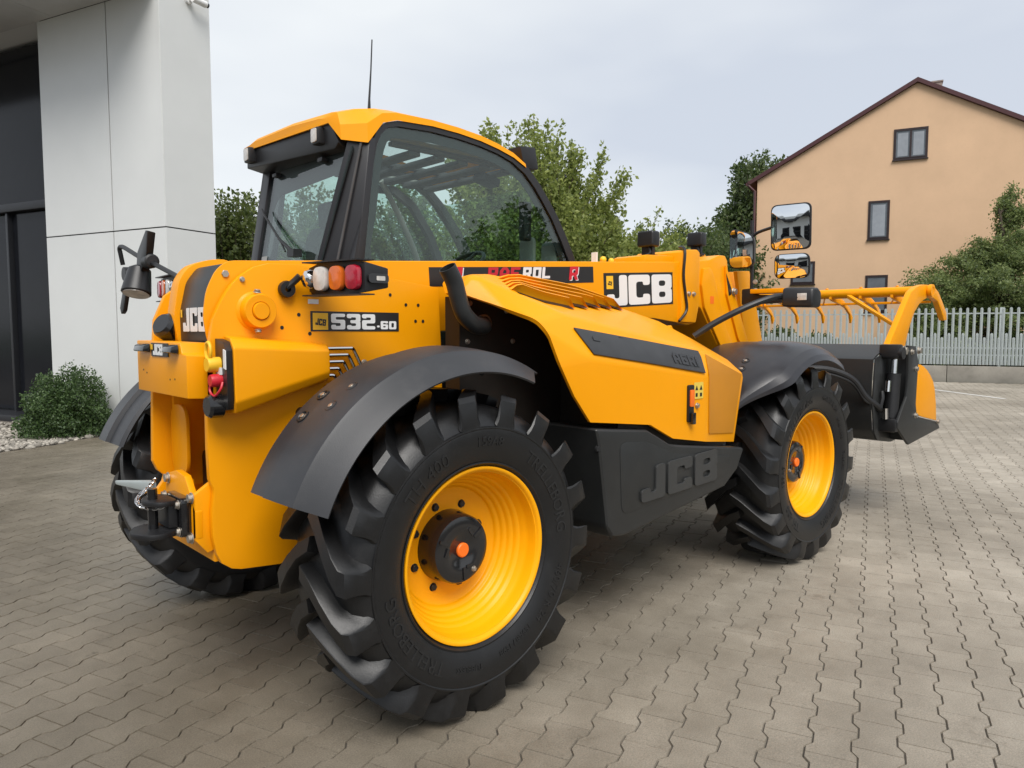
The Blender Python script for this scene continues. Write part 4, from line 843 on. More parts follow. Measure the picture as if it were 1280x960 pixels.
MB().box(-.722, -.70, -.40, -.18, 1.345, 1.385).build('panel_handle', 'black_gloss', tpn, bevel=.006)
lettering('panel_lettering', 'JCB', (-.7145, -.165, 1.445), (0, -1, 0), (-.01, 0, 1), .09, 'white', tpn, width=.23, depth=.0015)
plaque('panel_badge', (-.7145, -.140, 1.500), (0, -1, 0), UZ, .014, .03, 'yellow_soft', tpn, depth=.001)
MB().tube(smooth_path([(-.66, -.25, 1.33), (-.70, -.30, 1.29), (-.69, -.36, 1.25), (-.62, -.38, 1.20)], 4), .012, 8).tube(smooth_path([(-.64, -.18, 1.33), (-.67, -.20, 1.28), (-.63, -.22, 1.20)], 4), .010, 8).build('hose', 'black', boom)
MB().tube([(-.55, -.42, 1.27), (-.55, -.15, 1.27)], .03, 12).build('cross_tube', 'black', boom)
# decals on the boom flank
def onboom(x, off, y=-.4475): return (x - math.sin(TH_B) * off, y, bz(x) + off * math.cos(TH_B))
d1 = plaque('decal', onboom(.262, -.115), BU, BV, 1.135, .087, 'decal_black', boom, depth=.001)
lettering('decal_lettering', 'RAF', onboom(.610, -.088, -.4487), BU, BV, .058, 'red', d1, width=.215, depth=.001, shear=.18)
lettering('decal_lettering', 'ROL', onboom(.845, -.088, -.4487), BU, BV, .058, 'white', d1, width=.20, depth=.001, shear=.18)
lettering('decal_lettering', '0 500', onboom(.93, -.108, -.4487), BU, BV, .011, 'white', d1, width=.10, depth=.001)
for x in (.378, 1.19):
    lettering('decal_logo', 'R', onboom(x + .006, -.103, -.4487), BU, BV, .072, 'white', d1, width=.072, depth=.0008, shear=.2)
    lettering('decal_logo', 'R', onboom(x, -.099, -.4496), BU, BV, .072, 'red', d1, width=.072, depth=.0008, shear=.2)
d2 = plaque('decal', onboom(1.482, -.262), BU, BV, .672, .198, 'decal_black', boom, depth=.001)
plaque('decal_badge', onboom(1.505, -.155, -.4487), BU, BV, .06, .074, 'yellow_soft', d2, depth=.0008)
lettering('decal_lettering', 'J', onboom(1.503, -.252, -.4487), BU, BV, .175, 'white', d2, width=.19, depth=.001, rad=.45)
lettering('decal_lettering', 'CB', onboom(1.705, -.252, -.4487), BU, BV, .175, 'white', d2, width=.435, gap=.35, depth=.001, rad=.5)
lettering('decal_logo', 'JCB', onboom(1.515, -.13, -.4497), (1, 0, -.1), (.1, 0, 1), .022, 'decal_black', d2, width=.036, depth=.0006)
# collar round the boom mouth, cable, top cover
MB().prism([(2.245, 1.945), (2.27, 1.962), (2.40, 1.972), (2.435, 1.955), (2.43, 1.60), (2.40, 1.50), (2.22, 1.505), (2.235, 1.60), (2.215, 1.75)], 'Y', -.468, -.09).build('boom_collar', 'yellow', boom, bevel=.01)
MB().tube(smooth_path([(2.30, -.40, 1.985), (2.25, -.475, 1.955), (2.235, -.478, 1.80), (2.26, -.478, 1.68), (2.275, -.478, 1.58), (2.20, -.474, 1.51)], 5), .009, 8).build('cable', 'black', boom)
for x in (2.31, 2.365): bolt(boom, (x, -.468, 1.685), (0, -1, 0), .013)
MB().prism([(1.93, 1.865), (1.94, 1.905), (1.97, 1.915), (2.24, 1.925), (2.24, 1.87)], 'Y', -.40, -.15).build('boom_cover', 'yellow', boom, bevel=.008)
def boomlamp(p, rz):
    M = Matrix.Rotation(rz, 3, 'Z'); p = Vector(p)
    l_ = MB().obox(p, (.085, .12, .10), M).build('boom_lamp', 'black', boom, bevel=.018, bseg=3)
    MB().obox(p + M @ Vector((.045, 0, 0)), (.01, .10, .085), M).build('lamp_lens', 'clear_lens', l_)
    MB().obox(p + Vector((0, 0, -.075)), (.03, .08, .05), M).obox(p + Vector((0, 0, -.105)), (.06, .1, .015), M).build('lamp_bracket', 'black', l_)
    MB().tube(smooth_path([p + Vector((0, .0, -.03)), p + Vector((-.05, -.05, -.09)), p + Vector((-.09, -.04, -.115)), p + Vector((-.02, -.06, -.125))], 4), .006, 6).build('lamp_cable', 'black', l_)
boomlamp((2.09, -.31, 2.025), .05); boomlamp((2.93, -.12, 2.11), .1)
MB().prism([(2.80, 1.93), (3.05, 1.93), (2.98, 2.01), (2.9, 2.01)], 'Y', -.16, -.10).build('lamp_stand', 'yellow', boom, bevel=.006)
MB().box(1.60, 1.61, -.30, -.26, 1.85, 1.91).build('level_plate', 'white', boom); blob('knob', (1.66, -.3, 1.87), .02, 'yellow_soft', boom); blob('knob', (1.76, -.28, 1.87), .018, 'yellow_soft', boom)
# boom head (goose neck)
HEAD = [(2.40, 1.90), (2.62, 1.925), (2.74, 1.963), (2.815, 1.965), (2.845, 1.93), (2.86, 1.84), (3.02, 1.50), (3.19, 1.28), (3.30, .95), (3.10, .80), (2.90, 1.10), (2.78, 1.30), (2.655, 1.44), (2.52, 1.60), (2.40, 1.62)]
hdm = MB().prism(HEAD, 'Y', -.425, -.125).build('boom_head', 'yellow', boom, bevel=.012)
MB().prism([(2.52, 1.86), (2.60, 1.87), (2.64, 1.83), (2.82, 1.46), (3.05, 1.20), (3.02, 1.05), (2.93, 1.12), (2.76, 1.33), (2.66, 1.45), (2.54, 1.60), (2.50, 1.75)], 'Y', -.445, -.424).prism([(2.80, 1.90), (2.87, 1.80), (3.09, 1.42), (3.22, 1.22), (3.18, 1.18), (2.98, 1.40), (2.82, 1.70)], 'Y', -.442, -.424).build('head_plate', 'yellow', hdm, bevel=.008)
bolt(hdm, (2.90, -.443, 1.72), (0, -1, 0), .022); bolt(hdm, (3.05, -.445, 1.33), (0, -1, 0), .024); bolt(hdm, (2.98, -.445, 1.335), (0, -1, 0), .012, dark=True)
MB().prism([(2.80, 1.84), (2.87, 1.74), (2.87, 1.70), (2.84, 1.69)], 'Y', -.4445, -.4425).build('warning_triangle', 'black', hdm)
plaque('sticker', (2.60, -.4455, 1.63), UX, UZ, .045, .05, 'orange', hdm, depth=.0008)
car = MB().prism([(3.10, 1.88), (3.28, 1.89), (3.31, 1.83), (3.33, 1.80), (3.40, 1.62), (3.52, 1.31), (3.62, .90), (3.60, .70), (3.42, .70), (3.30, 1.0), (3.25, 1.35)], 'Y', -.35, -.32).prism([(3.10, 1.88), (3.28, 1.89), (3.31, 1.83), (3.52, 1.31), (3.62, .90), (3.60, .70), (3.42, .70), (3.25, 1.35)], 'Y', -.23, -.20).build('carriage', 'yellow', hdm, bevel=.005)
MB().box(3.36, 3.84, -.62, .07, .72, .85).box(3.62, 3.84, -.6, .05, .86, 1.2).build('headstock', 'black', hdm, bevel=.01)

# ---------------------------------------------------------------- engine cover
C0_, C1_, C2_, N_ = (.27, -.75, 1.689), (.64, -.93, 1.524), (1.63, -.985, 1.352), (2.13, -.97, 1.197)
I0_, Ia, I2_, I3_, I4_, I5_, I6_ = (.28, -.52, 1.668), (.50, -.56, 1.712), (1.05, -.52, 1.670), (1.41, -.52, 1.604), (1.90, -.53, 1.506), (2.127, -.60, 1.407), (2.27, -.80, 1.262)
r00, r0, r1, r2, r3, r4, r5, r6 = (.27, -.56, 1.612), (.20, -.72, 1.612), (.332, -.85, 1.55), (.446, -.95, 1.497), (.478, -.99, 1.446), (.52, -1.02, 1.308), (.60, -1.03, 1.168), (.707, -1.03, 1.045)
k2_, k3_, q2_ = (.69, -1.045, 1.33), (.81, -1.05, 1.035), (1.60, -1.05, 1.22)
B1, B2, B3, Fb, Fi = (1.12, -1.05, 1.0), (1.31, -1.05, .915), (1.61, -1.05, .868), (2.04, -.97, .815), (2.10, -.62, .815)
hv = [C0_, C1_, C2_, N_, I0_, Ia, I2_, I3_, I4_, I5_, I6_, r00, r0, r1, r2, r3, r4, r5, r6, k2_, k3_, q2_, B1, B2, B3, Fb, Fi]
hn = dict(zip("C0 C1 C2 N I0 Ia I2 I3 I4 I5 I6 r00 r0 r1 r2 r3 r4 r5 r6 k2 k3 q2 B1 B2 B3 Fb Fi".split(), range(len(hv))))
hf = ["I0 r00 r0 C0", "I0 C0 Ia", "Ia C0 C1 I2", "I2 C1 I3", "I3 C1 C2 I4", "I4 C2 I5", "I5 C2 N I6", "C0 r0 r1", "C0 r1 r2 C1", "C1 r2 r3 k2", "r3 r4 k2", "r4 r5 k2", "r5 r6 k3 k2", "C1 k2 q2 C2", "k2 k3 B1", "k2 B1 q2", "B1 B2 q2", "B2 B3 q2", "C2 q2 N", "q2 B3 Fb N", "N Fb Fi I6"]
def hood_mesh():
    bm = bmesh.new(); vs_ = [bm.verts.new(p) for p in hv]
    for q in hf: bm.faces.new([vs_[hn[k]] for k in q.split()])
    bmesh.ops.recalc_face_normals(bm, faces=bm.faces)
    f0 = [f for f in bm.faces if all(abs(v.co.y) > .9 for v in f.verts)]
    if sum(f.normal.y for f in f0) > 0: bmesh.ops.reverse_faces(bm, faces=bm.faces)
    ed = [e for e in bm.edges if len(e.link_faces) == 2 and e.calc_face_angle(0) > R_(9)]
    bmesh.ops.bevel(bm, geom=ed, offset=.022, segments=4, affect='EDGES', clamp_overlap=True, profile=.5)
    bmesh.ops.solidify(bm, geom=bm.faces[:], thickness=.018)
    me = bpy.data.meshes.new('engine_cover'); bm.to_mesh(me); bm.free()
    me.polygons.foreach_set('use_smooth', [True] * len(me.polygons)); me.set_sharp_from_angle(angle=R_(38)); return me
hood = link('engine_cover', hood_mesh(), 'yellow', TH)
def band(a, b, off=.004):
    c1, c2, k2v, q2v = Vector(C1_), Vector(C2_), Vector(k2_), Vector(q2_); t_ = c1.lerp(c2, a); u_ = k2v.lerp(q2v, a); n_ = (c2 - c1).cross(k2v - c1).normalized(); n_ = n_ if n_.y < 0 else -n_
    return t_.lerp(u_, b) + n_ * off
sg = [band(-.005 + .0, .34), band(.5, .24), band(.972, .13), band(.985, .35), band(.985, .97), band(.5, .93), band(.03, .92)]
so = [band(-.005, .34, .010), band(.5, .24, .010), band(.972, .13, .010), band(.985, .35, .010), band(.985, .97, .010), band(.5, .93, .010), band(.03, .92, .010)]
stripe = MB().hull2(sg, so).build('cover_stripe', 'decal_grey', hood, bevel=.003)
o_ = band(.70, .80, .0135); lettering('stripe_lettering', 'AGRI', o_, band(.9, .80) - band(.7, .80), band(.7, .2) - band(.7, .80), .06, 'agri_text', stripe, width=.22, depth=.001)
plaque('stripe_badge', band(.085, .58, .0125), band(.9, .86) - band(.7, .86), band(.7, .2) - band(.7, .86), .045, .022, 'decal_grey', stripe, depth=.001)
# perforated front corner
c2v, q2v, b3v, fbv, nv = [Vector(p) for p in (C2_, q2_, B3, Fb, N_)]
na = (q2v - c2v).cross(nv - c2v).normalized(); na = na if na.y < 0 else -na; nb_ = (b3v - q2v).cross(fbv - q2v).normalized(); nb_ = nb_ if nb_.y < 0 else -nb_; nm_ = (na + nb_).normalized()
pc, pq, pn = c2v.lerp((q2v + nv) / 2, .2) + na * .005, q2v.lerp(nv, .06) + nm_ * .005, nv.lerp(q2v, .10) + nm_ * .005
pb, pf = b3v.lerp(nv, .06) + nb_ * .005 + Vector((0, 0, .02)), fbv.lerp(q2v, .09) + nb_ * .005 + Vector((0, 0, .02))
MB().add([pc, pq, pn, pb, pf], [(0, 1, 2), (1, 3, 4, 2)]).build('perforated_panel', 'yellow_perforated', hood, solid=.003)
# louvres over the radiator
def hood_top(x, y):
    zo = np.interp(x, [.27, .64, 1.63, 2.13], [1.689, 1.524, 1.352, 1.197]); yo = np.interp(x, [.27, .64, 1.63, 2.13], [-.75, -.93, -.985, -.97])
    zi = np.interp(x, [.28, .50, 1.05, 1.41, 1.90, 2.127], [1.668, 1.712, 1.670, 1.604, 1.506, 1.407]); return float(zo + (zi - zo) * (y - yo) / (-.53 - yo))
ends = [(-.81, .43, .84), (-.755, .45, 1.00), (-.70, .48, 1.16), (-.645, .51, 1.32), (-.59, .54, 1.48)]
for (y, xa, xb) in ends:
    b = MB(); rows = []
    for i in range(13):
        f_ = i / 12; x = xa + (xb - xa) * f_; h = .042 * min(1, f_ / .12, (1 - f_) / .06) + .002; z = hood_top(x, y) + .004
        rows.append([(x, y + .030, z - .008), (x, y + .022, z + h * .75), (x, y + .002, z + h), (x, y - .004, z + h - .004), (x, y + .010, z + h * .55), (x, y + .018, z - .008)])
    v = [p for r in rows for p in r]; ff = [(i * 6 + j, i * 6 + (j + 1) % 6, (i + 1) * 6 + (j + 1) % 6, (i + 1) * 6 + j) for i in range(12) for j in range(6)] + [tuple(range(6)), tuple(range(72, 78))]
    b.add(v, ff).build('louvre', 'yellow', hood, ang=45)
    rows = []
    for i in range(9):
        x = xa + .03 + (xb - xa - .05) * i / 8; rows.append([(x, y - .024, hood_top(x, y - .024) + .0045), (x, y + .016, hood_top(x, y + .016) + .0045)])
    v = [p for r in rows for p in r]; MB().add(v, [(i * 2, i * 2 + 1, i * 2 + 3, i * 2 + 2) for i in range(8)]).build('louvre_slot', 'black', hood)
# catch with orange handle, warning sticker
ct = MB().prism(round2d([(1.425, .985), (1.475, .985), (1.475, 1.175), (1.425, 1.175)], .012), 'Y', -1.062, -1.048).build('cover_catch', 'black', hood, bevel=.004)
MB().prism(round2d([(1.433, 1.065), (1.467, 1.065), (1.467, 1.15), (1.433, 1.15)], .006), 'Y', -1.07, -1.062).build('catch_handle', 'orange', ct, bevel=.003)
MB().prism(round2d([(1.44, .975), (1.47, .975), (1.47, 1.035), (1.44, 1.035)], .006), 'Y', -1.078, -1.062).build('catch_grip', 'black_gloss', ct, bevel=.003)
bolt(hood, (1.515, -1.052, 1.065), (0, -1, 0), .012)
ws = plaque('warning_sticker', (1.485, -1.0525, 1.10), UX, UZ, .085, .085, 'warn', hood, depth=.001, rad=.006)
for (x, z) in ((1.508, 1.145), (1.548, 1.145)):
    MB().hull2([(x - .013, -1.0537, z), (x + .013, -1.0537, z), (x, -1.0537, z + .024)], [(x - .013, -1.0544, z), (x + .013, -1.0544, z), (x, -1.0544, z + .024)]).build('warning_mark', 'black', ws)
for (x, z) in ((1.508, 1.118), (1.548, 1.118)): MB().box(x - .009, x + .009, -1.0544, -1.0537, z - .007, z + .012).build('warning_mark', 'black', ws)

# lower skirt with the embossed name
SK = [(.715, 1.018), (1.095, .978), (1.285, .890), (1.40, .872), (2.00, .795), (1.93, .68), (1.80, .60), (.93, .497), (.84, .505), (.80, .56), (.735, .96)]
skirt = MB().prism(SK, 'Y', -1.056, -.66).build('side_skirt', 'skirt_black', TH, bevel=.022, bseg=3)
o2 = MB().prism(round2d([(.90, .60), (1.80, .665), (1.86, .77), (1.33, .835), (1.08, .925), (.88, .94)], .05, 4), 'Y', -1.0585, -1.0555).build('skirt_panel', 'skirt_black', skirt, bevel=.0025)
em = lettering('skirt_lettering', 'JCB', (1.035, -1.059, .635), (1, 0, .035), (0, 0, 1), .165, 'skirt_letter', skirt, width=.66, gap=.5, depth=.010, rad=.5)
bv = bmesh.new(); bv.from_mesh(em.data); bmesh.ops.remove_doubles(bv, verts=bv.verts, dist=1e-5); ed = [e for e in bv.edges if len(e.link_faces) == 2 and e.calc_face_angle(0) > R_(50)]
bmesh.ops.bevel(bv, geom=ed, offset=.0015, segments=1, affect='EDGES', clamp_overlap=True); bv.to_mesh(em.data); bv.free(); em.data.polygons.foreach_set('use_smooth', [True] * len(em.data.polygons)); em.data.set_sharp_from_angle(angle=R_(40))
bolt(skirt, (.745, -1.04, .925), (-.5, -1, 0), .012, dark=True)
# black bay behind the rear wheel
bay = MB().prism([(.30, .55), (1.9, .55), (1.9, 1.30), (1.2, 1.45), (.9, 1.60), (.30, 1.60)], 'Y', -.62, -.52).build('engine_bay', 'recess_black', TH, smooth=False)
MB().prism([(.95, .55), (.95, 1.42), (1.9, 1.25), (1.9, .82), (1.2, .80)], 'Y', -.99, -.622).build('engine_block', 'recess_black', bay, smooth=False)
for (x, z) in ((.36, 1.57), (.58, 1.54), (.62, 1.40), (.345, 1.40)): bolt(bay, (x, -.62, z), (0, -1, 0), .01)
# exhaust
ex = MB().tube(smooth_path([(.44, -.60, 1.478), (.40, -.66, 1.474), (.35, -.72, 1.468), (.27, -.755, 1.475), (.205, -.765, 1.52), (.175, -.765, 1.59), (.155, -.765, 1.65), (.12, -.765, 1.705)], 6), .033, 20, False).build('exhaust_pipe', 'skirt_black', TH, solid=-.004)
MB().lathe([(.034, -.012), (.044, -.01), (.044, .01), (.034, .012)], (.435, -.625, 1.478), 'Y', 20).build('exhaust_clamp', 'zinc', ex)

# ---------------------------------------------------------------- cab
GLS = [(.20, 1.40), (.246, 1.815), (.296, 2.046), (.333, 2.31), (.352, 2.39), (.378, 2.448), (.42, 2.485), (.48, 2.503), (.703, 2.515), (.88, 2.510), (1.043, 2.497), (1.18, 2.476), (1.293, 2.446), (1.40, 2.392), (1.482, 2.321), (1.56, 2.235), (1.638, 2.143), (1.72, 2.02), (1.789, 1.904), (1.86, 1.76), (1.98, 1.40)]
def offset_out(pts, d_):
    c = Vector((1.0, 1.75)); out = []
    for i, p in enumerate(pts):
        a = Vector(pts[max(i - 1, 0)]); b = Vector(pts[min(i + 1, len(pts) - 1)]); t_ = (b - a).normalized(); n_ = Vector((-t_.y, t_.x)); p = Vector(p)
        if n_.dot(p - c) < 0: n_ = -n_
        out.append(tuple(p + n_ * (d_ if not callable(d_) else d_(i))))
    return out
def ring(inner, outer, y0, y1):
    n = len(inner); b = MB(); v = []
    for y in (y0, y1):
        v += [(x, y, z) for x, z in inner] + [(x, y, z) for x, z in outer]
    m2 = 2 * n; f = []
    for i in range(n - 1):
        f += [(i, i + 1, n + i + 1, n + i), (m2 + i, m2 + n + i, m2 + n + i + 1, m2 + i + 1), (i, m2 + i, m2 + i + 1, i + 1), (n + i, n + i + 1, m2 + n + i + 1, m2 + n + i)]
    return b.add(v, f)
OUT = offset_out(GLS, lambda i: .035 if i < 4 else (.028 if i < 8 else .022 + .002 * i))
cab = ring(GLS, OUT, .095, .15).build('cab', 'cab_black', TH, ang=50)
MB().prism(GLS, 'Y', .106, .112).build('side_window', 'cab_glass', cab, smooth=False)
INN = offset_out(GLS, -.055)
ring(INN, GLS, .1135, .118).build('window_border', 'cab_black', cab, ang=50)
# left side frame with its arched door
ring(GLS, OUT, 1.06, 1.12).build('door_frame', 'cab_black', cab, ang=50)
MB().prism(GLS, 'Y', 1.085, 1.091).build('door_window', 'cab_glass', cab, smooth=False)
DR = [(.62, 1.40), (.64, 1.8), (.68, 2.05), (.78, 2.25), (.92, 2.35), (1.08, 2.36), (1.22, 2.28), (1.36, 2.10), (1.48, 1.85), (1.58, 1.40)]
ring(DR, offset_out(DR, .05), 1.02, 1.058).build('door_arch', 'cab_interior', cab, ang=50)
# rear window, slanted, with corner post
bl, br, trp, tlp = Vector((.085, 1.10, 1.5)), Vector((.094, .397, 1.5)), Vector((.235, .135, 2.37)), Vector((.235, 1.07, 2.40))
rw = MB().hull2([bl, br, trp, tlp], [p + Vector((.006, 0, 0)) for p in (bl, br, trp, tlp)]).build('rear_window', 'cab_glass', cab, smooth=False)
def rp(a, b, off=.008): return bl.lerp(br, a).lerp(tlp.lerp(trp, a), b) + Vector((off, 0, 0))
oi = round2d([(.10, -.02), (.955, -.02), (.955, .86), (.16, .80)], .09, 6)
nA = len(oi); oo = []
cx_, cy_ = .52, .45
for (a, b) in oi: oo.append((a, b))
fr_in = [rp(a, b) for a, b in oi]; fr_out = []
for (a, b) in oi:
    k = min(((1.0 if a > cx_ else 0.0) - cx_) / (a - cx_) if abs(a - cx_) > 1e-3 else 9e9, ((1.0 if b > cy_ else -.06) - cy_) / (b - cy_) if abs(b - cy_) > 1e-3 else 9e9)
    fr_out.append(rp(cx_ + (a - cx_) * k, cy_ + (b - cy_) * k))
v = fr_in + fr_out; f = [(i, (i + 1) % nA, nA + (i + 1) % nA, nA + i) for i in range(nA)]
MB().add(v, f).build('window_border', 'cab_black', cab, solid=-.002)
post = MB().hull2([br + Vector((-.012, .02, 0)), Vector((.19, .093, 1.5)), Vector((.23, .093, 1.5)), br + Vector((.05, .05, 0))], [trp + Vector((-.012, .02, .05)), Vector((.31, .093, 2.42)), Vector((.345, .093, 2.42)), trp + Vector((.05, .05, .05))])
post.build('corner_post', 'cab_black', cab, bevel=.006)
MB().tube([(.125, .24, 1.5), (.275, .118, 2.40)], .007, 8).build('post_seal', 'cab_interior', cab)
MB().hull2([bl + Vector((-.012, .03, 0)), bl + Vector((.05, .03, 0)), bl + Vector((.05, -.05, 0)), bl + Vector((-.012, -.05, 0))], [tlp + Vector((-.012, .05, .03)), tlp + Vector((.05, .05, .03)), tlp + Vector((.05, -.05, .03)), tlp + Vector((-.012, -.05, .03))]).build('corner_post', 'cab_black', cab, bevel=.006)
# windscreen
MB().hull2([(1.83, .13, 1.80), (1.83, 1.08, 1.80), (1.50, 1.08, 2.33), (1.50, .13, 2.33)], [(1.836, .13, 1.80), (1.836, 1.08, 1.80), (1.506, 1.08, 2.33), (1.506, .13, 2.33)]).build('windscreen', 'cab_glass', cab, smooth=False)
# cab lower body
MB().box(.14, 1.95, .14, 1.05, .72, 1.45).build('cab_floor', 'cab_black', cab, bevel=.02)
MB().prism([(.12, .75), (.10, 1.46), (.28, 1.46), (.5, .9), (.5, .75)], 'Y', .12, 1.12).build('cab_rear_panel', 'yellow', cab, bevel=.01)
# rear wiper
wp_ = MB().tube([(.118, .52, 1.865), (.115, .56, 1.87), (.12, .72, 1.95), (.155, .985, 2.12), (.16, 1.02, 2.155)], [.016, .013, .008, .006, .005], 8).build('wiper', 'black', cab)
MB().tube([(.122, .66, 1.88), (.13, .72, 1.93), (.158, .96, 2.10)], .005, 6).obox((.11, .53, 1.86), (.05, .07, .04)).build('wiper_blade', 'black', wp_)
plaque('sticker', rp(.11, .36, -.003), (0, -1, 0), (.16, 0, 1), .07, .055, 'cab_lining', rw, depth=.001)
# roof
RST = [(.165, 2.492, 2.528, .25, .06), (.190, 2.40, 2.548, .17, .06), (.295, 2.388, 2.580, .088, .03), (.385, 2.502, 2.600, .088, 0), (.47, 2.530, 2.608, .088, 0), (.70, 2.543, 2.612, .088, 0), (.88, 2.538, 2.605, .088, 0), (1.043, 2.524, 2.59, .088, 0), (1.18, 2.501, 2.565, .088, 0), (1.30, 2.472, 2.53, .088, 0), (1.40, 2.43, 2.475, .088, 0)]
rows = []
for i, (x, zl, zt, yr, sw) in enumerate(RST):
    yt = max(yr + .03, .17); zll = max(zl, 2.49) if i < 3 else zl
    rows.append([(x - sw * (y_ - yr) / .9, y_, z_) for y_, z_ in ((yr, zl), (yr + .006, (zl + zt) / 2), (yt, zt - .010), (yt + .05, zt), (.61, zt + .012), (1.0, zt), (1.05, zt - .010), (1.12, (zll + zt) / 2), (1.128, zll))])
v = [p for r in rows for p in r]; m9 = 9
fq = [(i, j) for i in range(len(rows) - 1) for j in range(m9 - 1)]; quad = lambda i, j: (i * m9 + j, i * m9 + j + 1, (i + 1) * m9 + j + 1, (i + 1) * m9 + j)
hole = [(i, j) for (i, j) in fq if 4 <= i <= 8 and j in (3, 4)]
f = [quad(*q) for q in fq if q not in hole] + [tuple(range(9)), tuple(range(len(rows) * 9 - 9, len(rows) * 9))]
roof = MB().add(v, f).build('roof', 'yellow', cab, ang=24)
MB().add(v, [quad(*q) for q in hole]).build('roof_window', 'clear_glass', cab)
for (x0, x1, y0, y1) in ((.34, .47, .15, 1.06), (1.32, 1.38, .15, 1.06), (.471, 1.319, .15, .215), (.471, 1.319, 1.0, 1.06)): MB().box(x0, x1, y0, y1, 2.455, 2.468).build('roof_lining', 'cab_lining', cab)
vis = MB().hull2([(.178, .245, 2.494), (.118, 1.11, 2.494), (.120, 1.118, 2.395), (.19, .23, 2.365), (.185, .19, 2.39)], [(.33, .245, 2.494), (.33, 1.11, 2.494), (.29, 1.118, 2.365), (.29, .24, 2.345), (.29, .19, 2.345)]).build('rear_visor', 'black', cab, bevel=.006)
for (x, y, z) in ((.172, .345, 2.445), (.120, 1.045, 2.460)):
    wlm = MB().box(x - .035, x + .03, y - .036, y + .036, z - .045, z + .04).build('work_lamp', 'black', vis, bevel=.010)
    MB().prism(round2d([(y - .026, z - .036), (y + .026, z - .036), (y + .026, z + .032), (y - .026, z + .032)], .010), 'X', x - .041, x - .034).build('lamp_lens', 'clear_lens', wlm, bevel=.002)
for y in (.40, .93): MB().box(.195, .25, y - .025, y + .025, 2.330, 2.352).build('window_hinge', 'black', vis, bevel=.004)
# front roof work lamp
fl_ = MB().hull2([(1.40, .10, 2.42), (1.40, .24, 2.42), (1.36, .24, 2.555), (1.36, .10, 2.555)], [(1.53, .11, 2.44), (1.53, .23, 2.44), (1.50, .23, 2.57), (1.50, .11, 2.57)]).build('work_lamp', 'black', cab, bevel=.01)
MB().tube([(.40, .24, 2.60), (.405, .245, 2.66), (.43, .265, 2.82), (.455, .29, 2.985)], [.009, .006, .004, .0035], 7).build('antenna', 'black', cab)
MB().tube(smooth_path([(.30, .55, 2.60), (.34, .60, 2.635), (.40, .62, 2.61)], 4), .005, 6).build('antenna_cable', 'black', cab)
# interior: roof bars, seat, steering wheel, dash, post, monitor
for i in range(5): MB().box(.62 + .17 * i, .70 + .17 * i, .20, 1.0, 2.40, 2.425).build('roof_bar', 'cab_interior', cab, bevel=.008)
for y in (.20, .62, 1.0): MB().box(.5, 1.45, y - .02, y + .02, 2.426, 2.45).build('roof_bar', 'cab_interior', cab, bevel=.006)
st_ = MB().prism(round2d([(.42, 1.42), (.36, 1.55), (.34, 1.98), (.40, 2.06), (.47, 2.02), (.50, 1.65), (.95, 1.60), (.98, 1.50), (.95, 1.42)], .05, 4), 'Y', .36, .86).build('seat', 'seat', cab, bevel=.03, bseg=3)
MB().prism(round2d([(.37, 2.03), (.36, 2.17), (.43, 2.19), (.46, 2.05)], .03, 4), 'Y', .48, .74).build('headrest', 'seat', st_, bevel=.02)
MB().box(.55, .95, .22, .33, 1.60, 1.70).box(.55, .95, .90, .99, 1.60, 1.70).build('armrest', 'seat', st_, bevel=.02)
dash = MB().prism([(1.45, 1.45), (1.40, 1.72), (1.52, 1.80), (1.75, 1.72), (1.85, 1.45)], 'Y', .25, 1.0).build('dashboard', 'cab_interior', cab, bevel=.03)
swh = MB(); c_ = Vector((1.30, .61, 1.86)); Mq = Matrix.Rotation(R_(-35), 3, 'Y')
swh.tube([c_ + Mq @ Vector((.18 * math.cos(t_), .18 * math.sin(t_), 0)) for t_ in np.linspace(0, 2 * math.pi, 33)], .014, 8, False); swh.tube([c_, (1.45, .61, 1.66)], .03, 10)
for a in (0, 120, 240): swh.tube([c_, c_ + Mq @ Vector((.18 * math.cos(R_(a)), .18 * math.sin(R_(a)), 0))], .011, 6)
swh.build('steering_wheel', 'black', cab)
MB().tube(smooth_path([(.95, .98, 2.42), (1.05, 1.0, 2.3), (1.22, 1.0, 2.0), (1.35, 1.0, 1.65)], 4), .020, 10).build('grab_rail', 'cab_lining', cab)
MB().prism(rrect(.16, .26, .04), 'X', -.015, .015)
for (x, y, z) in ((1.62, .30, 1.93), (1.72, .20, 1.90)):
    b = MB().prism(rrect(.13, .24, .035), 'X', -.012, .012); b.v = [(p[0] + x, p[1] + y, p[2] + z) for p in b.v]; b.build('inside_screen', 'cab_lining', cab, bevel=.006)
b = MB().prism(rrect(.05, .24, .015), 'X', -.03, .03); b.v = [(p[0] + 1.50, p[1] + .20, p[2] + 2.13) for p in b.v]; b.build('inside_mirror', 'black', cab, bevel=.01)
MB().obox((1.25, .28, 2.36), (.14, .10, .05), Matrix.Rotation(.2, 3, 'Y')).build('radio', 'black', cab, bevel=.01)

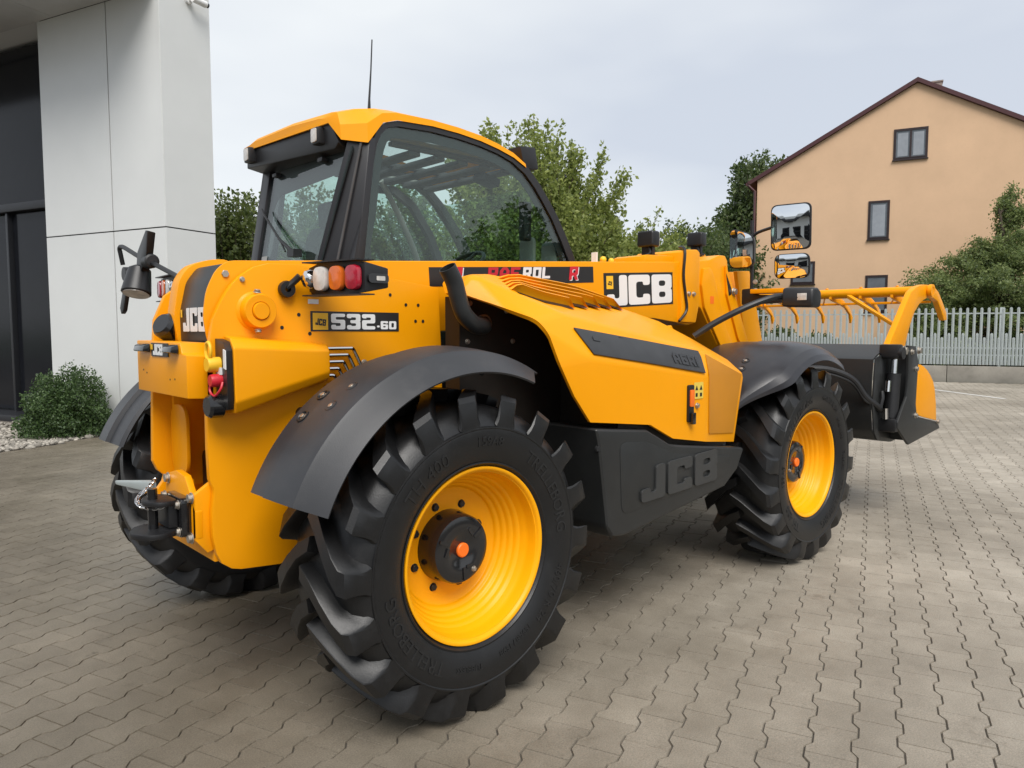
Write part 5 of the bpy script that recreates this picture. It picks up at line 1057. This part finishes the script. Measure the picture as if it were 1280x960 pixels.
# ---------------------------------------------------------------- mirrors and front marker
MB().box(2.99, 3.06, -.60, -.44, 1.60, 1.72)
mp_ = MB().tube([(3.05, -.50, 1.62), (3.05, -.49, 2.22)], .013, 10).tube(smooth_path([(3.05, -.49, 2.10), (3.05, -.53, 2.13), (3.04, -.62, 2.15), (3.03, -.70, 2.16)], 4), .011, 9).tube([(3.05, -.49, 2.02), (3.03, -.49, 2.0)], .02, 8).build('mirror_post', 'black', TH)
MB().prism(round2d([(-.45, 1.74), (-.53, 1.745), (-.55, 1.70), (-.74, 1.69), (-.74, 1.64), (-.45, 1.63)], .012), 'X', 3.0, 3.06).build('mirror_bracket', 'black', mp_, bevel=.005)
MB().box(2.95, 3.1, -.80, -.54, 1.705, 1.735).build('bracket_arm', 'yellow', mp_, bevel=.004)
for z in (1.73, 1.79): bolt(mp_, (3.04, -.53, z), (-1, -.3, 0), .014)
def mirror(c, w, h, yaw_, pitch_, rad, convex=0., top=0.):
    M = Matrix.Rotation(yaw_, 3, 'Z') @ Matrix.Rotation(pitch_, 3, 'Y'); c = Vector(c)
    pts = round2d([(-w / 2, -h / 2), (w / 2, -h / 2), (w / 2, h / 2), (-w / 2, h / 2 - top)], rad, 7)
    A = [c + M @ Vector((0, a, b_)) for a, b_ in pts]; B = [c + M @ Vector((.045, a * .9, b_ * .92)) for a, b_ in pts]; Fq = [c + M @ Vector((-.012, a, b_)) for a, b_ in pts]
    hm = MB().hull2(Fq, A).hull2(A, B).build('mirror', 'black', mp_, bevel=.004)
    if not convex:
        G = [c + M @ Vector((-.0135, a * .94, b_ * .955)) for a, b_ in pts]; G2 = [c + M @ Vector((-.0125, a * .94, b_ * .955)) for a, b_ in pts]
        MB().hull2(G, G2).build('mirror_glass', 'mirror', hm, smooth=False)
    else:
        n_ = 12; v = []; f = []
        for i in range(n_ + 1):
            for k in range(len(pts)):
                s_ = i / n_; a, b_ = pts[k][0] * .93 * s_, pts[k][1] * .94 * s_
                v.append(c + M @ Vector((-.0135 - convex * (1 - ((a / (w / 2)) ** 2 + (b_ / (h / 2)) ** 2) / 2), a, b_)))
        L = len(pts); f = [(i * L + k, i * L + (k + 1) % L, (i + 1) * L + (k + 1) % L, (i + 1) * L + k) for i in range(n_) for k in range(L)]
        MB().add(v, f).build('mirror_glass', 'mirror', hm, ang=80)
    return hm
mirror((3.0, -.80, 2.139), .262, .304, R_(10.5), R_(-3), .045, convex=.015)
mirror((3.0, -.815, 1.88), .232, .165, R_(9), R_(-4), .05, convex=.012)
mirror((3.0, -.445, 2.03), .178, .29, R_(7), R_(-1), .055, convex=.010, top=.06)
fm = MB().tube(smooth_path([(2.02, -.70, 1.415), (2.10, -.80, 1.50), (2.20, -.93, 1.585), (2.32, -1.02, 1.64), (2.40, -1.05, 1.65)], 5), .019, 10).build('marker_arm', 'black', TH)
MB().prism(round2d([(-.065, -.05), (.065, -.05), (.07, .03), (.03, .062), (-.05, .055)], .02), 'Y', 0, .01)
hp = [(-.075, -.055), (.06, -.058), (.075, -.02), (.07, .04), (.02, .06), (-.06, .055), (-.08, .0)]
mk = MB().hull2([Vector((2.42, -1.06, 1.645)) + Vector((a * .6, 0, b_)) for a, b_ in hp], [Vector((2.46, -1.235, 1.64)) + Vector((a * .8, 0, b_)) for a, b_ in hp]).build('marker_lamp', 'black', fm, bevel=.02, bseg=3)
MB().box(2.385, 2.392, -1.205, -1.15, 1.625, 1.665).build('marker_lens', 'clear_lens', mk, bevel=.002)

# ---------------------------------------------------------------- bucket with top grab
SHP = [(4.15, 1.345), (3.90, 1.262), (3.862, 1.24), (3.845, 1.10), (3.85, .86), (3.88, .72), (3.95, .64), (4.235, .592), (4.93, .652)]
def sheet(prof, y0, y1, th):
    out = []
    for i, p in enumerate(prof):
        a = Vector(prof[max(i - 1, 0)]); b_ = Vector(prof[min(i + 1, len(prof) - 1)]); t_ = (b_ - a).normalized(); n_ = Vector((-t_.y, t_.x)); out.append(tuple(Vector(p) + n_ * th))
    n = len(prof); v = [(x, y, z) for y in (y0, y1) for x, z in prof] + [(x, y, z) for y in (y0, y1) for x, z in out]
    f = []
    for i in range(n - 1): f += [(i, i + 1, n + i + 1, n + i), (2 * n + i, 3 * n + i, 3 * n + i + 1, 2 * n + i + 1)]
    for i in range(n - 1): f += [(i, 2 * n + i, 2 * n + i + 1, i + 1), (n + i, n + i + 1, 3 * n + i + 1, 3 * n + i)]
    f += [(0, n, 3 * n, 2 * n), (n - 1, 3 * n - 1, 4 * n - 1, 2 * n - 1)]
    return MB().add(v, f)
bk = sheet(SHP, -1.03, 1.03, .012).build('bucket', 'skirt_black', TH, ang=40)
SP = [(4.154, 1.34), (4.308, 1.332), (4.372, 1.225), (4.376, 1.183), (4.357, .887), (4.38, .82), (4.43, .782), (4.884, .707), (4.937, .649), (4.235, .586), (3.994, .735), (3.99, .776), (4.157, .956), (4.175, 1.10), (4.166, 1.231)]
SPI = [(4.30, 1.33), (3.88, 1.25), (3.85, .90), (3.90, .70), (3.97, .63), (4.235, .594), (4.92, .654), (4.87, .70), (4.43, .77), (4.36, .88), (4.37, 1.2)]
YC = [(4.384, 1.19), (4.46, 1.187), (4.528, 1.171), (4.61, 1.14), (4.684, 1.10), (4.76, 1.045), (4.809, .975), (4.85, .86), (4.875, .718), (4.60, .764), (4.49, .784), (4.40, .81), (4.361, .86), (4.372, 1.0)]
for s_ in (-1, 1):
    y0 = s_ * 1.15
    MB().prism(SP, 'Y', *(sorted((y0, y0 + s_ * .02)))).build('bucket_side', 'skirt_black', bk, bevel=.003)
    MB().box(4.20, 4.36, *(sorted((s_ * 1.044, s_ * 1.149))), .62, 1.28).build('side_stiffener', 'skirt_black', bk, bevel=.003)
    MB().prism(SPI, 'Y', *(sorted((s_ * 1.031, s_ * 1.043)))).build('bucket_side', 'skirt_black', bk, bevel=.003)
    MB().prism(YC, 'Y', *(sorted((y0 - s_ * .001, y0 + s_ * .011)))).build('side_cutter', 'yellow', bk, bevel=.002)
    for (x, z) in ((4.33, 1.16), (4.35, .80), (4.87, .71), (4.22, 1.29)): bolt(bk, (x, y0 + s_ * .02, z), (0, s_, 0), .018)
MB().hull2([(4.84, -1.14, .645), (4.84, 1.14, .645), (4.84, 1.14, .66), (4.84, -1.14, .66)], [(5.0, -1.14, .655), (5.0, 1.14, .655), (5.0, 1.14, .662), (5.0, -1.14, .662)]).build('cutting_edge', 'steel', bk)
# grab
GA = [(4.098, 1.333), (4.142, 1.381), (4.30, 1.535), (4.44, 1.672), (4.527, 1.752), (4.624, 1.792), (4.71, 1.812), (4.81, 1.825), (4.93, 1.826), (5.032, 1.816), (5.11, 1.80), (5.174, 1.776), (5.279, 1.701), (5.398, 1.609), (5.42, 1.543), (5.348, 1.538), (5.267, 1.615), (5.162, 1.698), (5.044, 1.725), (4.909, 1.721), (4.80, 1.695), (4.722, 1.664), (4.623, 1.603), (4.552, 1.522), (4.49, 1.43), (4.45, 1.349), (4.418, 1.279), (4.28, 1.262), (4.115, 1.277), (4.09, 1.30)]
gm_ = MB().tube([(4.91, -1.085, 1.777), (4.91, 1.085, 1.777)], .042, 20).build('grab', 'yellow', bk)
MB().lathe([(.030, -1.088), (.052, -1.088), (.052, -1.06), (.030, -1.06)], (4.91, 0, 1.777), 'Y', 24, closed=True).build('tube_collar', 'yellow', gm_)
for y in (-1.05, 1.01): MB().prism(GA, 'Y', y, y + .045).build('grab_arm', 'yellow', gm_, bevel=.006)
TN = [(4.88, 1.79), (4.93, 1.80), (5.05, 1.76), (5.16, 1.72), (5.28, 1.66), (5.36, 1.575), (5.33, 1.52), (5.30, 1.60), (5.20, 1.66), (5.08, 1.69), (4.92, 1.715), (4.87, 1.73)]
for k in range(7): y = -.78 + k * .26; MB().prism(TN, 'Y', y - .011, y + .011).build('tine', 'yellow', gm_, bevel=.003)
MB().box(5.10, 5.16, -1.0, 1.0, 1.684, 1.704).build('tine_bar', 'yellow', gm_, bevel=.003)
MB().hull2([(4.84, -.42, 1.765), (4.86, -.45, 1.765), (4.86, -.45, 1.735), (4.84, -.42, 1.735)], [(4.34, -1.04, 1.475), (4.37, -1.05, 1.475), (4.37, -1.05, 1.445), (4.34, -1.04, 1.445)]).build('brace', 'yellow', gm_, bevel=.004)
MB().hull2([(4.84, .42, 1.765), (4.86, .45, 1.765), (4.86, .45, 1.735), (4.84, .42, 1.735)], [(4.34, 1.01, 1.475), (4.37, 1.02, 1.475), (4.37, 1.02, 1.445), (4.34, 1.01, 1.445)]).build('brace', 'yellow', gm_, bevel=.004)
for k in range(6): y = -.8 + k * .3; MB().tube([(4.93, y, 1.82), (4.95, y, 1.825)], .012, 8).tube([(4.90, y, 1.735), (5.10, y + .10, 1.69)], .007, 6).build('tine_clip', 'yellow', gm_)
for s_ in (-1, 1):
    y = s_ * 1.095
    cy = MB().tube([(4.06, y, .80), (4.09, y, 1.13)], .05, 16).build('grab_cylinder', 'black', bk)
    MB().tube([(4.09, y, 1.13), (4.10, y, 1.29)], .024, 12).build('piston_rod', 'chrome', cy)
    MB().tube([(4.02, y - s_ * .06, 1.285), (4.02, y + s_ * .09, 1.285)], .045, 14).build('pivot_pin', 'black', cy)
    MB().obox((4.02, y, 1.30), (.09, .14, .10)).build('pivot_lug', 'black', cy, bevel=.015)
    bolt(cy, (4.12, y + s_ * .05, 1.30), (0, s_, 0), .03); bolt(cy, (4.30, y + s_ * .095, 1.30), (0, s_, 0), .024)
    MB().tube([(3.99, y, 1.08), (3.98, y, 1.0)], .02, 10).build('hose_fitting', 'chrome', cy); MB().tube([(3.95, y, .88), (3.96, y, .80)], .02, 10).build('hose_fitting', 'chrome', cy)
    MB().box(3.97, 4.16, y - .07, y + .07, .70, .80).build('cylinder_mount', 'black', cy, bevel=.02)
for z_, sh in ((0, 0), (-.03, .02)):
    MB().tube(smooth_path([(3.45, -.66, 1.17), (3.60, -.80, 1.17 + z_), (3.74, -.93, 1.10 + z_), (3.82, -1.0, .97 + z_), (3.90, -1.05, .90), (3.96, -1.06, .86)], 6), .022 if not sh else .012, 10).build('hose', 'black', bk)
MB().tube([(3.98, -1.06, 1.0), (3.96, -1.07, .95), (3.95, -1.06, .88)], .014, 8).build('hose', 'black', bk)
MB().box(3.42, 3.45, -.68, -.64, 1.14, 1.21).build('hose_coupling', 'clear_lens', bk)
